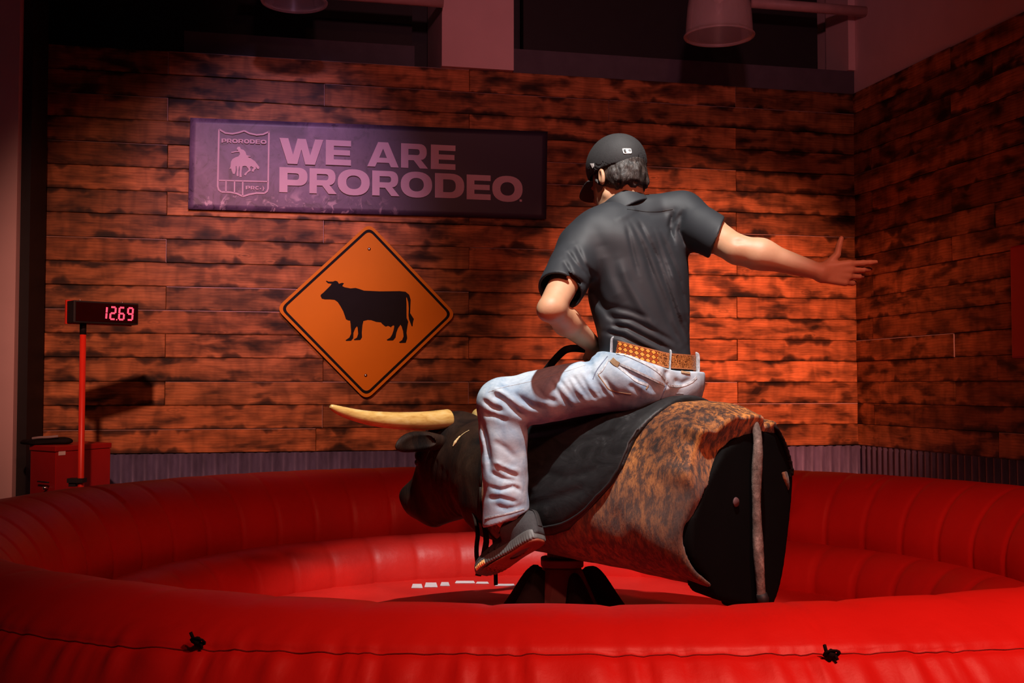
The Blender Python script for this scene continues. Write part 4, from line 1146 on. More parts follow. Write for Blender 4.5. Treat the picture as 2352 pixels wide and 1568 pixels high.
# pedestal
ped = empty('bull_pedestal', BC + [0, 0, .618]); tag(ped, 'dark covered pedestal carrying the mechanical bull', 'pedestal')
mb = MB()
def frustum(mb, z0, z1, a0, a1, n=32, p=4):
    V = []
    for z, a_ in ((z0, a0), (z1, a1)):
        for k in range(n):
            t = 2 * math.pi * k / n; c_, s_ = math.cos(t), math.sin(t); r = a_ / (abs(c_) ** p + abs(s_) ** p) ** (1 / p)
            V.append(BC + [r * c_, r * s_, z])
    mb.add(V, [tuple(range(n - 1, -1, -1)), tuple(range(n, 2 * n))] + [(i, (i + 1) % n, (i + 1) % n + n, i + n) for i in range(n)])
frustum(mb, .622, .845, .165, .062); mb.obj('sleeve', M['maroon'], ped, smooth=False, bevel=.006)
mb = MB(); frustum(mb, .846, .872, .072, .072); mb.obj('collar', M['maroon'], ped, bevel=.004)
mb = MB(); frustum(mb, .873, .900, .05, .05); mb.obj('post', M['black'], ped)
def fsk(P):
    q = P - BC; r = np.linalg.norm(q[:, :2], axis=1); th = np.arctan2(q[:, 1], q[:, 0])
    hgt = .622 + .20 * np.exp(-((r - .10) / .11) ** 2) * (.55 + .45 * np.sin(th * 5 + 1.2)) + .02 * np.clip((.40 - r) / .2, 0, 1)
    top = hgt + .006 * np.sin(th * 17)
    d = (q[:, 2] - top) * .55
    return smax(smax(d, r - (.38 + .03 * np.sin(th * 3)), .02), .619 - q[:, 2], .004)
sdf_obj('cloth_skirt', fsk, BC + [-.45, -.45, .60], BC + [.45, .45, .90], .008, M['cloth'], ped)

# ------------------------------------------------------------------ the rider
PB = S(1492, 915, 3.70)
def hand_parts(wr, D, Nn, T, curls, spread, sc=1.0):
    """capsules of a hand: wrist, finger direction D, back-of-hand normal Nn, thumb side T"""
    D, Nn, T = [np.array(v, float) / np.linalg.norm(v) for v in (D, Nn, T)]
    out = []
    L = [(.042, .025, .020), (.046, .029, .021), (.043, .026, .020), (.034, .020, .017)]
    off = [.030, .010, -.010, -.029]; pl = [.088, .092, .088, .080]
    for k in range(4):
        kn = wr + (D * pl[k] + T * off[k]) * sc
        out.append((wr + (T * off[k] * .55 + D * .008) * sc, kn, .016 * sc, .0125 * sc))
        d = D + T * spread[k]; d /= np.linalg.norm(d); p = kn; a_ = 0
        for j, l in enumerate(L[k]):
            a_ += curls[k][j]
            dd = d * math.cos(a_) - Nn * math.sin(a_)
            q = p + dd * l * sc; out.append((p, q, (.0100 - .0012 * j) * sc, (.0090 - .0013 * j) * sc)); p = q
    c = curls[4]
    p = wr + (D * .022 + T * .026 - Nn * .006) * sc
    out.append((wr + D * .01 * sc, p, .017 * sc, .016 * sc))
    d = D * .62 + T * .78 - Nn * .12; d /= np.linalg.norm(d)
    q = p + d * .042 * sc; out.append((p, q, .0150 * sc, .0115 * sc)); p = q
    d = D * c[0] + T * (1 - abs(c[0])) - Nn * c[1]; d /= np.linalg.norm(d); q = p + d * .030 * sc; out.append((p, q, .0112 * sc, .0098 * sc))
    d2 = d + D * c[2]; d2 /= np.linalg.norm(d2); out.append((q, q + d2 * .024 * sc, .0098 * sc, .0080 * sc))
    return out
# joints
SL = S(1336, 574, 3.70); SR = S(1566, 497, 3.79)
EL = S(1266, 708, 3.47); WL = S(1362, 792, 3.78)
ER = S(1694, 574, 3.60); WR = S(1884, 626, 3.56)
NK = S(1436, 462, 3.78); PV = S(1492, 862, 3.70); HP_L = S(1440, 868, 3.60); HP_R = S(1535, 868, 3.80)
KL = S(1152, 930, 3.64); ANL = S(1162, 1188, 3.66)
KR = Bp(.02, -.40, 1.36); ANR = Bp(.0, -.38, 1.05)
HC = S(1417, 407, 3.80)
# head frame: left, ahead, up
yaw = math.atan2(.60, .80)
hf = np.array([-.60, .80, 0]); hl = np.array([-.80, -.60, 0]); hu = np.array([0, 0, 1.])
def rot(v, ax, a_):
    return np.array(Matrix.Rotation(a_, 3, Vector(ax)) @ Vector(v))
td = math.radians(17); h0 = hf.copy(); z0_ = hu.copy()
hf = h0 * math.cos(td) - z0_ * math.sin(td); hu = z0_ * math.cos(td) + h0 * math.sin(td)
rl = math.radians(4)
hl = rot(hl, hf, rl); hu = rot(hu, hf, rl)
HM = np.stack([hl, hf, hu], 1)            # columns: local axes
def Hp(x, y, z): return HC + hl * x + hf * y + hu * z
hand_R = hand_parts(WR, (.95, -.05, -.02), (-.15, -.95, -.20), (.10, -.15, 1.0), [(.12, .15, .1), (.40, .4, .3), (.55, .5, .3), (.65, .5, .35), (.10, .2, .1)], [.06, -.02, -.08, -.16], .98)
hand_L = hand_parts(WL, (.35, .35, -.85), (-.5, -.6, -.3), (-.6, .5, -.1), [(1.1, 1.3, .9), (1.1, 1.3, .9), (1.1, 1.3, .9), (1.1, 1.3, .9), (.5, .7, .4)], [0, 0, 0, 0], .95)
TZ = [1.40, 1.48, 1.576, 1.715, 1.855, 1.94, 2.00, 2.05]
TCX = [.441, .441, .428, .415, .402, .385, .374, .368]
TA = [.145, .150, .140, .148, .165, .172, .150, .09]
TBd = [.110, .115, .100, .108, .118, .112, .090, .065]
TCY = [3.70, 3.70, 3.715, 3.735, 3.75, 3.755, 3.765, 3.775]
TYAW = math.radians(26)
def torso(P, ga=0., gb=0., a_=TA, b_=TBd):
    ct, st = math.cos(TYAW), math.sin(TYAW)
    cx = [x * ct + y * st for x, y in zip(TCX, TCY)]; cy = [-x * st + y * ct for x, y in zip(TCX, TCY)]
    A_ = [math.sqrt(v * v - (u * st) ** 2) / ct + ga for v, u in zip(a_, b_)]
    return loft(P, (0, 0, 0), (ct, st, 0), (-st, ct, 0), (0, 0, 1), TZ, cx, cy, A_, [v + gb for v in b_], 2.25, .03)
def fbody(P):
    d = torso(P, -.036, -.032)
    for a_, sg_ in ((SL, 1), (SR, -1)): d = smin(d, cone(P, NK - [0, 0, .05], a_, .06, .055), .04)
    d = smin(d, cone(P, NK - [0, 0, .06], Hp(0, -.035, -.04), .062, .056), .03)
    # head
    h_ = ell(P, Hp(0, -.012, .03), (.076, .098, .092), HM)
    h_ = smin(h_, ell(P, Hp(0, .035, -.05), (.058, .062, .075), HM), .04)
    h_ = smin(h_, ball(P, Hp(0, .078, -.105), .020), .03)
    h_ = smin(h_, cone(P, Hp(.055, .0, -.075), Hp(.02, .07, -.11), .016, .016), .025)
    h_ = smin(h_, cone(P, Hp(-.055, .0, -.075), Hp(-.02, .07, -.11), .016, .016), .025)
    h_ = smin(h_, cone(P, Hp(0, .088, .005), Hp(0, .112, -.035), .008, .013), .012)
    h_ = smin(h_, cone(P, Hp(.03, .083, .018), Hp(-.03, .083, .018), .010, .010), .012)
    for x in (.031, -.031):
        h_ = smax(h_, -ball(P, Hp(x, .098, -.002), .014), .010)
        h_ = smin(h_, ball(P, Hp(x, .082, -.003), .0125), .003)
    h_ = smin(h_, cone(P, Hp(.020, .094, -.065), Hp(-.020, .094, -.065), .0055, .0055), .005)
    h_ = smin(h_, cone(P, Hp(.016, .092, -.077), Hp(-.016, .092, -.077), .0065, .0065), .005)
    for x in (1, -1):
        e_ = ell(P, Hp(x * .080, -.012, -.018), (.009, .017, .031), HM @ np.array(Matrix.Rotation(x * .20, 3, 'Z')))
        e_ = smax(e_, -ell(P, Hp(x * .090, -.008, -.014), (.008, .011, .020), HM), .004)
        h_ = smin(h_, e_, .006)
    d = smin(d, h_, .018)
    # arms
    d = smin(d, cone(P, SL, EL, .054, .041), .03); fa = cone(P, EL, EL + (WL - EL) * .35, .037, .042); fa = smin(fa, cone(P, EL + (WL - EL) * .35, WL, .042, .028), .02)
    d = smin(d, smin(fa, ball(P, EL + [-.014, -.014, -.010], .027), .02), .012)
    ub = SR + (ER - SR) * .45
    ar = smin(cone(P, SR, ub, .044, .051), cone(P, ub, ER, .056, .044), .03)
    m_ = ER + (WR - ER) * .28
    fr_ = smin(cone(P, ER + [0, 0, .002], m_ + [0, -.004, .004], .043, .046), cone(P, m_ + [0, -.004, .004], WR, .046, .027), .03)
    ar = smin(ar, fr_, .02); ar = ar + .005 * np.exp(-(np.linalg.norm((P - (ER + [-.004, -.045, .022])) * [1, .8, 2.0], axis=1) / .020) ** 2)
    ar = ar + .004 * np.exp(-(seg2(P[:, [0, 2]], S(1740, 620, 3.58)[[0, 2]], S(1860, 640, 3.58)[[0, 2]])[0] / .012) ** 2)
    d = smin(d, ar, .03)
    for hp_, wr in ((hand_R, WR), (hand_L, WL)):
        for i, (a_, b_, r0, r1) in enumerate(hp_):
            q = cone(P, a_, b_, r0, r1); palm = (i % 4 == 0)
            hd = q if i == 0 else smin(hd, q, .008 if palm else .0035)
        d = smin(d, hd, .012)
    # legs
    for hp_, kn, an in ((HP_L, KL, ANL), (HP_R, KR, ANR)):
        d = smin(d, cone(P, hp_ - [0, 0, .02], kn, .058, .050), .03); d = smin(d, cone(P, kn, an, .046, .036), .02)
    return d
lo = [-.20, 3.25, .95]; hi = [1.25, 4.45, 2.32]
body = sdf_obj('person', fbody, [-.35, 3.2, .92], [1.25, 4.6, 2.34], .0042, M['skin'], None, base=PB)
tag(body, 'rider in black cap, charcoal polo and light jeans on the bull, right arm flung out', 'person')

# shirt
shirt_folds = [([(1448, 500), (1470, 545), (1500, 620), (1535, 700), (1560, 770)], .008, .004), ([(1505, 520), (1530, 600), (1560, 680), (1592, 760)], .008, .005), ([(1585, 470), (1560, 500), (1545, 545)], .008, .004), ([(1500, 545), (1530, 640), (1560, 720), (1588, 790)], .009, .007), ([(1478, 560), (1500, 640), (1540, 740), (1575, 800)], .010, .006), ([(1520, 520), (1545, 580), (1570, 640), (1592, 720)], .009, .006),
 ([(1440, 510), (1452, 570), (1470, 640)], .008, .004), ([(1470, 500), (1490, 545), (1520, 600)], .007, .005), ([(1560, 470), (1548, 510), (1560, 560)], .0075, .006), ([(1580, 475), (1572, 520), (1590, 560)], .0075, .005),
 ([(1320, 560), (1340, 610), (1365, 640)], .009, .006), ([(1345, 620), (1380, 690), (1430, 760)], .014, .006), ([(1390, 760), (1430, 772), (1480, 800), (1530, 822)], .009, .008), ([(1400, 745), (1440, 752), (1490, 778), (1560, 812)], .008, .008), ([(1400, 725), (1450, 735), (1500, 758), (1560, 790)], .008, .006),
 ([(1385, 700), (1440, 712), (1500, 735)], .010, .004), ([(1290, 600), (1310, 640), (1345, 662)], .008, .006), ([(1300, 575), (1320, 610), (1350, 640)], .0075, .005),
 ([(1420, 590), (1440, 650), (1480, 720), (1530, 790)], .016, -.006), ([(1380, 560), (1400, 640), (1430, 700)], .02, -.005), ([(1540, 600), (1560, 680), (1580, 740)], .012, -.006), ([(1470, 470), (1455, 480), (1410, 505)], .012, -.003), ([(1440, 478), (1500, 485), (1560, 470)], .012, .003)]
hmL = SL + (EL - SL) * .72; dL = (EL - SL) / np.linalg.norm(EL - SL)
hmR = SR + (ER - SR) * .60; dR = (ER - SR) / np.linalg.norm(ER - SR); dR2 = np.array([.93, -.12, -.34]); dR2 /= np.linalg.norm(dR2)
SHA = [.138, .146, .146, .160, .176, .186, .165, .10]; SHB = [.106, .114, .115, .126, .134, .128, .104, .075]
def fshirt_solid(P, g=0.0):
    d = torso(P, g, g, SHA, SHB)
    d = smin(d, cone(P, NK - [0, 0, .06], SL, .050 + g, .070 + g), .05); d = smin(d, cone(P, NK - [0, 0, .045], SR, .062 + g, .076 + g), .05)
    sl = cone(P, SL, hmL + dL * .03, .076 + g, .070 + g); d = smin(d, smax(sl, (P - hmL) @ dL, .006), .035)
    sr = cone(P, SR, hmR + dR * .04, .076 + g, .066 + g)
    sr = smin(sr, cone(P, SR + (ER - SR) * .3 - [0, 0, .03], hmR + [.01, 0, -.045], .05 + g, .030 + g), .03)
    d = smin(d, smax(sr, (P - hmR) @ dR2 - .008, .006), .035)
    return d
def fshirt(P):
    d = fshirt_solid(P)
    near_ = np.abs(d) < .06
    if near_.any():
        g = np.zeros(len(P)); Pn = P[near_]
        g[near_] = 1.25 * folds(Pn, shirt_folds, 3.60, 3.80) + vnoise(Pn, 8) * .010 + vnoise(Pn * [1, 1, .45], 22) * .004
        d = d + g
    # belt-line: gathered, blousing over the belt
    d = smax(d, 1.45 - P[:, 2], .01)
    # hollow sleeves and neck
    hl_ = cone(P, hmL - dL * .008, hmL + dL * .06, .0640, .0645); d = smax(d, -hl_, .004)
    hr_ = cone(P, hmR - dR * .006, hmR + dR * .06, .059, .059); d = smax(d, -hr_, .004)
    return smax(d, -cone(P, NK - [0, 0, .015], Hp(0, -.03, -.03), .058, .056), .006)
shirt = sdf_obj('polo_shirt', fshirt, [.0, 3.34, 1.44], [.80, 4.0, 2.12], .0038, M['shirt'], body)
tag(shirt, 'charcoal short-sleeved polo shirt')
# collar: a folded band round the neck
def fcollar(P):
    ax = np.array([-.50, .20, .84]); ax /= np.linalg.norm(ax)
    q = P - COLC; z = q @ ax; r_ = np.linalg.norm(q - z[:, None] * ax, axis=1)
    R0 = .082 - .28 * z
    d = np.abs(r_ - R0) - .0055
    d = smax(d, np.abs(z) - .030, .005)
    Rs = R0 - .008                                                       # stand of the collar, inside the fold
    d2 = smax(np.abs(r_ - Rs) - .004, np.abs(z - .002) - .032, .004)
    return smin(d, d2, .006)
COLC = S(1427, 480, 3.775)
sdf_obj('collar', fcollar, COLC - [.15, .15, .10], COLC + [.15, .15, .10], .003, M['shirt'], shirt)
for pts, nm in (([(1251, 678), (1270, 676), (1290, 680), (1310, 688)], 'sleeve_hem'), ([(1652, 532), (1636, 560), (1624, 590)], 'sleeve_hem'), ([(1440, 480), (1500, 488), (1545, 480)], 'yoke_seam')):
    on_surface(nm, shirt, pts, .0025, .0012, M['black'], shirt, 0.0005)

# jeans
jean_folds = [([(1275, 862), (1300, 890), (1330, 930)], .007, .007), ([(1312, 858), (1330, 885), (1358, 922)], .007, .007), ([(1345, 850), (1362, 880), (1385, 918)], .007, .006), ([(1180, 900), (1200, 920), (1235, 940)], .007, .006), ([(1150, 905), (1175, 925), (1200, 955)], .007, .006), ([(1105, 960), (1112, 1000), (1122, 1040), (1130, 1090)], .007, .006), ([(1150, 1075), (1170, 1090), (1195, 1100)], .007, .006), ([(1430, 850), (1470, 880), (1510, 905)], .009, .005), ([(1262, 870), (1285, 905), (1310, 935)], .008, .007), ([(1300, 862), (1318, 900), (1342, 925)], .008, .007), ([(1330, 855), (1350, 895), (1375, 920)], .008, .007), ([(1355, 850), (1372, 880), (1396, 912)], .008, .007), ([(1380, 860), (1400, 890), (1420, 912)], .008, .006),
 ([(1355, 815), (1360, 840), (1352, 870)], .009, .007), ([(1340, 812), (1350, 835), (1340, 860)], .0075, .005), ([(1125, 905), (1150, 915), (1185, 945), (1215, 958)], .010, .010), ([(1105, 915), (1130, 935), (1160, 945)], .008, .008), ([(1130, 890), (1150, 900), (1190, 935)], .008, -.007),
 ([(1190, 905), (1220, 930), (1262, 942)], .010, .006), ([(1230, 885), (1250, 912), (1285, 925)], .008, .005), ([(1108, 950), (1135, 955), (1170, 970)], .008, .006), ([(1112, 980), (1120, 1040), (1125, 1100)], .008, .007), ([(1124, 1085), (1150, 1100), (1195, 1110)], .007, .006), ([(1130, 1060), (1160, 1075), (1195, 1085)], .007, -.005),
 ([(1120, 1120), (1150, 1128), (1180, 1120), (1200, 1135)], .007, .007), ([(1118, 1150), (1150, 1145), (1195, 1160)], .007, .006), ([(1130, 1012), (1160, 1030), (1190, 1060)], .010, .004), ([(1140, 985), (1140, 1040), (1150, 1080)], .014, -.004), ([(1135, 1165), (1165, 1172), (1205, 1165)], .0075, .005),
 ([(1400, 830), (1440, 855), (1490, 880), (1530, 905)], .010, .006), ([(1530, 845), (1527, 870), (1532, 895)], .010, .007), ([(1545, 872), (1570, 880), (1600, 870)], .010, .006), ([(1440, 880), (1470, 905)], .010, .006)]
dA = (ANL - KL) / np.linalg.norm(ANL - KL); hemL = ANL + dA * .004
hemN = np.array([.20, -.05, -1.]); hemN = np.array([.36, .0, -.93])
hemN /= np.linalg.norm(hemN)
def fj_solid(P, g=0.):
    d = ell(P, PV + [.005, .0, -.02], (.157 + g, .138 + g, .115 + g))
    d = smin(d, smax(torso(P, .012 + g, .012 + g), P[:, 2] - 1.62, .01), .03)
    d = smin(d, cone(P, HP_L + [.03, 0, -.0], KL + [.012, 0, .008], .092 + g, .078 + g), .05)
    d = smin(d, cone(P, KL + [.004, 0, .004], ANL + dA * .05, .076 + g, .070 + g), .03)
    d = smin(d, cone(P, HP_R, KR, .092 + g, .074 + g), .05); d = smin(d, cone(P, KR, ANR, .070 + g, .062 + g), .03)
    d = smin(d, ball(P, HP_L + [.02, -.02, -.0], .10 + g), .04); d = smin(d, ball(P, HP_R + [0, -.04, -.01], .10 + g), .04)
    return d
def fjeans(P):
    d = fj_solid(P); nr = np.abs(d) < .06
    if nr.any():
        g = np.zeros(len(P)); Pn = P[nr]
        g[nr] = folds(Pn, jean_folds, 3.54, 3.78) + vnoise(Pn, 9) * .012 + vnoise(Pn, 24) * .005
        d = d + g
    d = smax(d, (P - (hemL + dA * .004)) @ hemN, .004) if False else np.where(P[:, 2] < 1.25, smax(d, np.where((P - BC) @ BN > 0, (P - hemL) @ hemN, ANR[2] - P[:, 2]), .004), d)
    d = smax(d, -cone(P, hemL - dA * .10, hemL + dA * .10, .055, .058), .004)
    # waist opening line
    wl = waistz(P[:, 0]); d = smax(d, P[:, 2] - wl, .004)
    inner = torso(P, -.004, -.002)
    return smax(d, -np.maximum(inner, (wl - .05) - P[:, 2]), .004)
WX = [S(1385, 0, 3.60)[0], S(1440, 0, 3.58)[0], S(1490, 0, 3.57)[0], S(1530, 0, 3.58)[0], S(1600, 0, 3.62)[0]]
WZ = [S(1385, 806, 3.60)[2], S(1440, 820, 3.58)[2], S(1490, 836, 3.57)[2], S(1530, 848, 3.58)[2], S(1600, 853, 3.62)[2]]
def waistz(x): return np.interp(x, *dense(WX, WZ))
jeans = sdf_obj('jeans', fjeans, [-.22, 3.30, .93], [.70, 4.55, 1.66], .0045, M['denim'], body)
tag(jeans, 'light blue faded jeans')
# seams, pockets, loops
def strip_on(nm, pl, wd, mat, th=.0022, lift=.0): 
    o_ = on_surface(nm, jeans, pl, wd, th, mat, jeans, lift, 4); return o_
strip_on('waistband_seam', [(1398, 826), (1440, 842), (1490, 866), (1527, 884)], .007, M['denim_seam'])
strip_on('waistband_seam', [(1533, 884), (1560, 888), (1585, 880), (1600, 866)], .007, M['denim_seam'])
strip_on('yoke_seam', [(1418, 812), (1446, 818), (1490, 838), (1520, 858), (1532, 878)], .010, M['denim_seam'])
strip_on('back_pocket_edge', [(1421, 842), (1440, 858), (1462, 876), (1488, 884)], .008, M['denim_seam'])
strip_on('back_pocket_edge', [(1397, 828), (1385, 850), (1374, 858)], .006, M['denim_seam'])
strip_on('back_pocket_edge', [(1374, 860), (1388, 880), (1402, 898), (1450, 905)], .0025, M['leather'])
strip_on('back_pocket_edge', [(1489, 884), (1484, 893)], .004, M['leather'])
strip_on('back_pocket_edge', [(1552, 904), (1560, 903), (1570, 904)], .003, M['denim_seam'])
strip_on('side_seam', [(1396, 818), (1370, 850), (1362, 870)], .003, M['denim_dark'])
strip_on('centre_back_seam', [(1530, 884), (1522, 905), (1518, 915)], .005, M['denim_dark'])
strip_on('thigh_seam', [(1345, 838), (1290, 856), (1220, 876), (1150, 890), (1122, 900)], .0016, M['denim_seam'], .0012)
strip_on('hem_stitching', [(1114, 1190), (1140, 1184), (1170, 1178), (1204, 1168)], .0045, M['denim_seam'])
on_surface('pocket_tag', jeans, [(1406, 826), (1413, 833), (1422, 838)], .016, .003, M['leather'], jeans, 0.001, 2, 0)
on_surface('pocket_tag', jeans, [(1564, 854), (1574, 856), (1584, 857)], .008, .003, M['leather'], jeans, 0.001, 2, 0)

# belt
bc = []; wx_ = np.linspace(0, 2 * math.pi, 140, endpoint=False)
beltz_x = [S(1385, 0, 3.60)[0], S(1420, 0, 3.59)[0], S(1460, 0, 3.57)[0], S(1500, 0, 3.57)[0], S(1530, 0, 3.58)[0], S(1600, 0, 3.62)[0]]
beltz_z = [S(1385, 793, 3.60)[2], S(1420, 799, 3.59)[2], S(1460, 810, 3.57)[2], S(1500, 820, 3.57)[2], S(1530, 828, 3.58)[2], S(1600, 832, 3.62)[2]]
hb = .0235
Vb = []; UVb = []; path = []
cx_, cy_ = S(1494, 820, 3.71)[0], 3.71; BA = math.sqrt(.151 ** 2 - (.122 * math.sin(TYAW)) ** 2) / math.cos(TYAW)
def belt_n(p):
    c_, s_ = math.cos(TYAW), math.sin(TYAW); u_ = (p[0] - cx_) * c_ + (p[1] - cy_) * s_; v_ = -(p[0] - cx_) * s_ + (p[1] - cy_) * c_
    u_ /= BA ** 2; v_ /= .122 ** 2; n_ = np.array([u_ * c_ - v_ * s_, u_ * s_ + v_ * c_, 0.]); return n_ / np.linalg.norm(n_)
for k, t in enumerate(wx_):
    e_u = BA * math.cos(t); e_v = .122 * math.sin(t); p = np.array([cx_ + e_u * math.cos(TYAW) - e_v * math.sin(TYAW), cy_ + e_u * math.sin(TYAW) + e_v * math.cos(TYAW), 0.]); p[2] = float(np.interp(p[0], beltz_x, beltz_z)); path.append(p)
path = np.array(path)
for _ in range(6): path[:, 2] = (np.roll(path[:, 2], 1) + path[:, 2] * 2 + np.roll(path[:, 2], -1)) / 4
u = 0; us = []
for k in range(141):
    us.append(u)
    if k < 140: u += np.linalg.norm(path[(k + 1) % 140] - path[k])
# u measured so that the woven part ends at a fixed seam (px ~1508 on the back)
kk = min(range(140), key=lambda i: abs(path[i][0] - S(1510, 0, 3.57)[0]) + (10 if belt_n(path[i])[1] > .1 else 0))
rows = [(-hb, 0.), (-hb, .004), (hb, .004), (hb, 0.), ]
for k in range(141):
    p = path[k % 140]; nr = belt_n(p)
    for (z_, t_) in rows:
        Vb.append(p + nr * (t_ + .0015) + [0, 0, z_]); UVb.append((.5 + us[k] - us[kk], z_))
Fb = []
for k in range(140):
    for j in range(4): a_ = k * 4 + j; b_ = k * 4 + (j + 1) % 4; Fb.append((a_, a_ + 4, b_ + 4, b_))
belt = mesh_obj('belt', Vb, Fb, M['belt'], body, None, False, uv=UVb); tag(belt, 'tooled tan leather belt with woven diamonds')
def loop_at(px, lean=0):
    k_ = min(range(140), key=lambda i: abs(path[i][0] - S(px, 0, 3.58)[0]) + (10 if belt_n(path[i])[1] > .3 else 0))
    p = path[k_]; nr = belt_n(p)
    pts = [p + nr * .004 + [lean, 0, .027], p + nr * .010 + [lean, 0, .026], p + nr * .0115 + [lean * .6, 0, .015], p + nr * .0115 + [0, 0, -.015], p + nr * .011 + [0, 0, -.032], p + nr * .003 + [0, 0, -.036]]
    mb = MB(); mb.tube(smooth_pl(pts, 2), .0078, 10, flat=.26, up=nr); return mb.obj('belt_loop', M['denim_seam'], jeans, smooth=True)
loop_at(1409, .002); loop_at(1529, .004); loop_at(1600, .0)

# hair
def skull(P, g): return ell(P, Hp(0, -.012, .03), (.076 + g, .098 + g, .092 + g), HM)
def fhair(P):
    q = (P - HC) @ HM; x, y, z = q.T
    n_ = vnoise(np.stack([x, y, z * .35], 1), 90) * .010 + vnoise(P, 34) * .012
    thick = .006 + .008 * np.clip(-z / .03, 0, 1) + .006 * np.clip(-z / .06, 0, 1) * np.clip(.5 - y * 8, 0, 1)
    d = skull(P, .014) - (thick - .013); d = smin(d, ell(P, Hp(0, -.060, -.040), (.062, .042, .052), HM), .03) + n_ * np.clip(.35 - z / .03, .12, 1)
    line = -.068 + .55 * np.clip(y + .05, 0, .2) + .010 * vnoise(P, 70) * 3
    d = smax(d, line - z, .008); d = smax(d, y - .035, .010)
    d = smax(d, z - (.022 + .03 * y), .004)
    for s_ in (1, -1): d = smax(d, -ell(P, Hp(s_ * .086, -.004, -.020), (.018, .024, .036), HM), .006)
    return smax(d, -skull(P, -.012), .004)
hair = sdf_obj('hair', fhair, HC - .16, HC + .16, .0028, M['hair'], body)
tag(hair, 'short dark brown hair, greying at the nape')
# cap
cn_ = np.array([0, -.33, 1.]); cn_ /= np.linalg.norm(cn_)
def fcap(P):
    q = (P - HC) @ HM; x, y, z = q.T
    d = ell(P, Hp(0, -.006, .043), (.095, .113, .100), HM); d = d + vnoise(P, 14) * .004
    rim = z - .012 + .36 * np.clip(y, -.2, .2) + .0 * x
    rim = z - (.004 + .03 * y)
    d = smax(d, -rim, .004)
    return smax(d, -ell(P, Hp(0, -.006, .040), (.090, .108, .095), HM), .003)
cap = sdf_obj('baseball_cap', fcap, HC - .17, HC + .19, .003, M['cap'], body)
tag(cap, 'black baseball cap worn brim forward')
def fbrim(P):
    q = (P - HC) @ HM; x, y, z = q.T
    zc = .000 - .16 * (y - .08) - 2.6 * x * x * np.clip((y - .05) / .08, .4, 1)
    d = np.abs(z - zc) - .0028
    out = np.sqrt((x / .082) ** 2 + (np.clip(y - .05, 0, 1) / .118) ** 2) - 1
    return smax(smax(d, out * .07, .003), .055 - y, .003) * .8
sdf_obj('brim', fbrim, Hp(0, .11, -.02) - .14, Hp(0, .11, -.02) + .14, .0028, M['cap'], cap)
# rear patch on the cap: white rounded rectangle with two dark marks, and a small pale side mark
def patch(nm, pl, mat, lift, parent, on):
    """outline in picture directions laid onto the cap cloth"""
    V, Fc = flat_poly([pl], [], .001)
    W_ = []
    for x, y, t in V:
        p = hit(on, x, y, lift + (0.0008 if t > 0 else 0))
        if p is None: p, _ = near(on, S(x, y, 3.72), lift)
        W_.append(p)
    mb = MB(); mb.add(W_, Fc); return mb.obj(nm, mat, parent)
rr_ = rounded([(1429, 341.5), (1449, 341.5), (1450.5, 352.5), (1432, 353)], 2.2, 3)
pt_ = patch('rear_patch', rr_, M['white'], .0015, cap, cap)
patch('patch_mark', [(1432, 344), (1437, 344), (1437, 347), (1438.5, 350), (1435, 350.5), (1433, 348)], M['black'], .0028, pt_, cap)
patch('patch_mark', [(1442, 344), (1443.5, 344.5), (1443.5, 346), (1442.5, 346)], M['black'], .0028, pt_, cap)
patch('patch_mark', [(1444.5, 343.8), (1447, 343.8), (1447.6, 349), (1445.5, 346.5)], M['black'], .0028, pt_, cap)
patch('side_mark', [(1356, 375.5), (1365, 375), (1365.5, 382), (1361, 386.5)], M['white'], .0012, cap, cap)

# shoe on the near foot
HEEL = S(1236, 1226, 3.60); TOE = S(1104, 1306, 3.74)
sT = (TOE - HEEL); SLn = np.linalg.norm(sT); sT = sT / SLn
sD = np.array([.32, -.62, -.72]); sD -= (sD @ sT) * sT; sD /= np.linalg.norm(sD); sW = np.cross(sD, sT)
ANK = ANL + dA * .03
def shoe_frame(P):
    q = P - HEEL; return q @ sT, q @ sW, q @ sD        # along, across, down
SX = [-.01, .01, .05, .10, .15, .20, .24, .265, .28]
SCL = SLn / .27
SWd = [.022, .032, .036, .035, .041, .046, .041, .030, .016]
def fsole(P, z0=-.010, z1=.026, g=0.):
    x, y, z = shoe_frame(P); x = x / SCL
    w_ = np.interp(x, *dense(SX, SWd)) + g; d = (np.abs(y) / w_ - 1) * w_
    d = smax(d, np.maximum(-x - .008, x - .276) * 1.0, .015)
    return smax(d, np.maximum(z0 + .010 * np.clip((x - .05) / .2, 0, 1) - z, z - z1), .008)
def fmid(P):
    x, y, z = shoe_frame(P)
    return fsole(P, -.014, .022, .004) + .0012 * np.sin(x * 2 * math.pi / .0095) * np.clip((z + .006) / .02, 0, 1) * (np.abs(y) > .02)
c = (HEEL + TOE) / 2
shoe = sdf_obj('shoe', lambda P: fupper(P), c - [.20, .17, .19], c + [.20, .17, .19], .0035, M['shoe'], body) if False else None
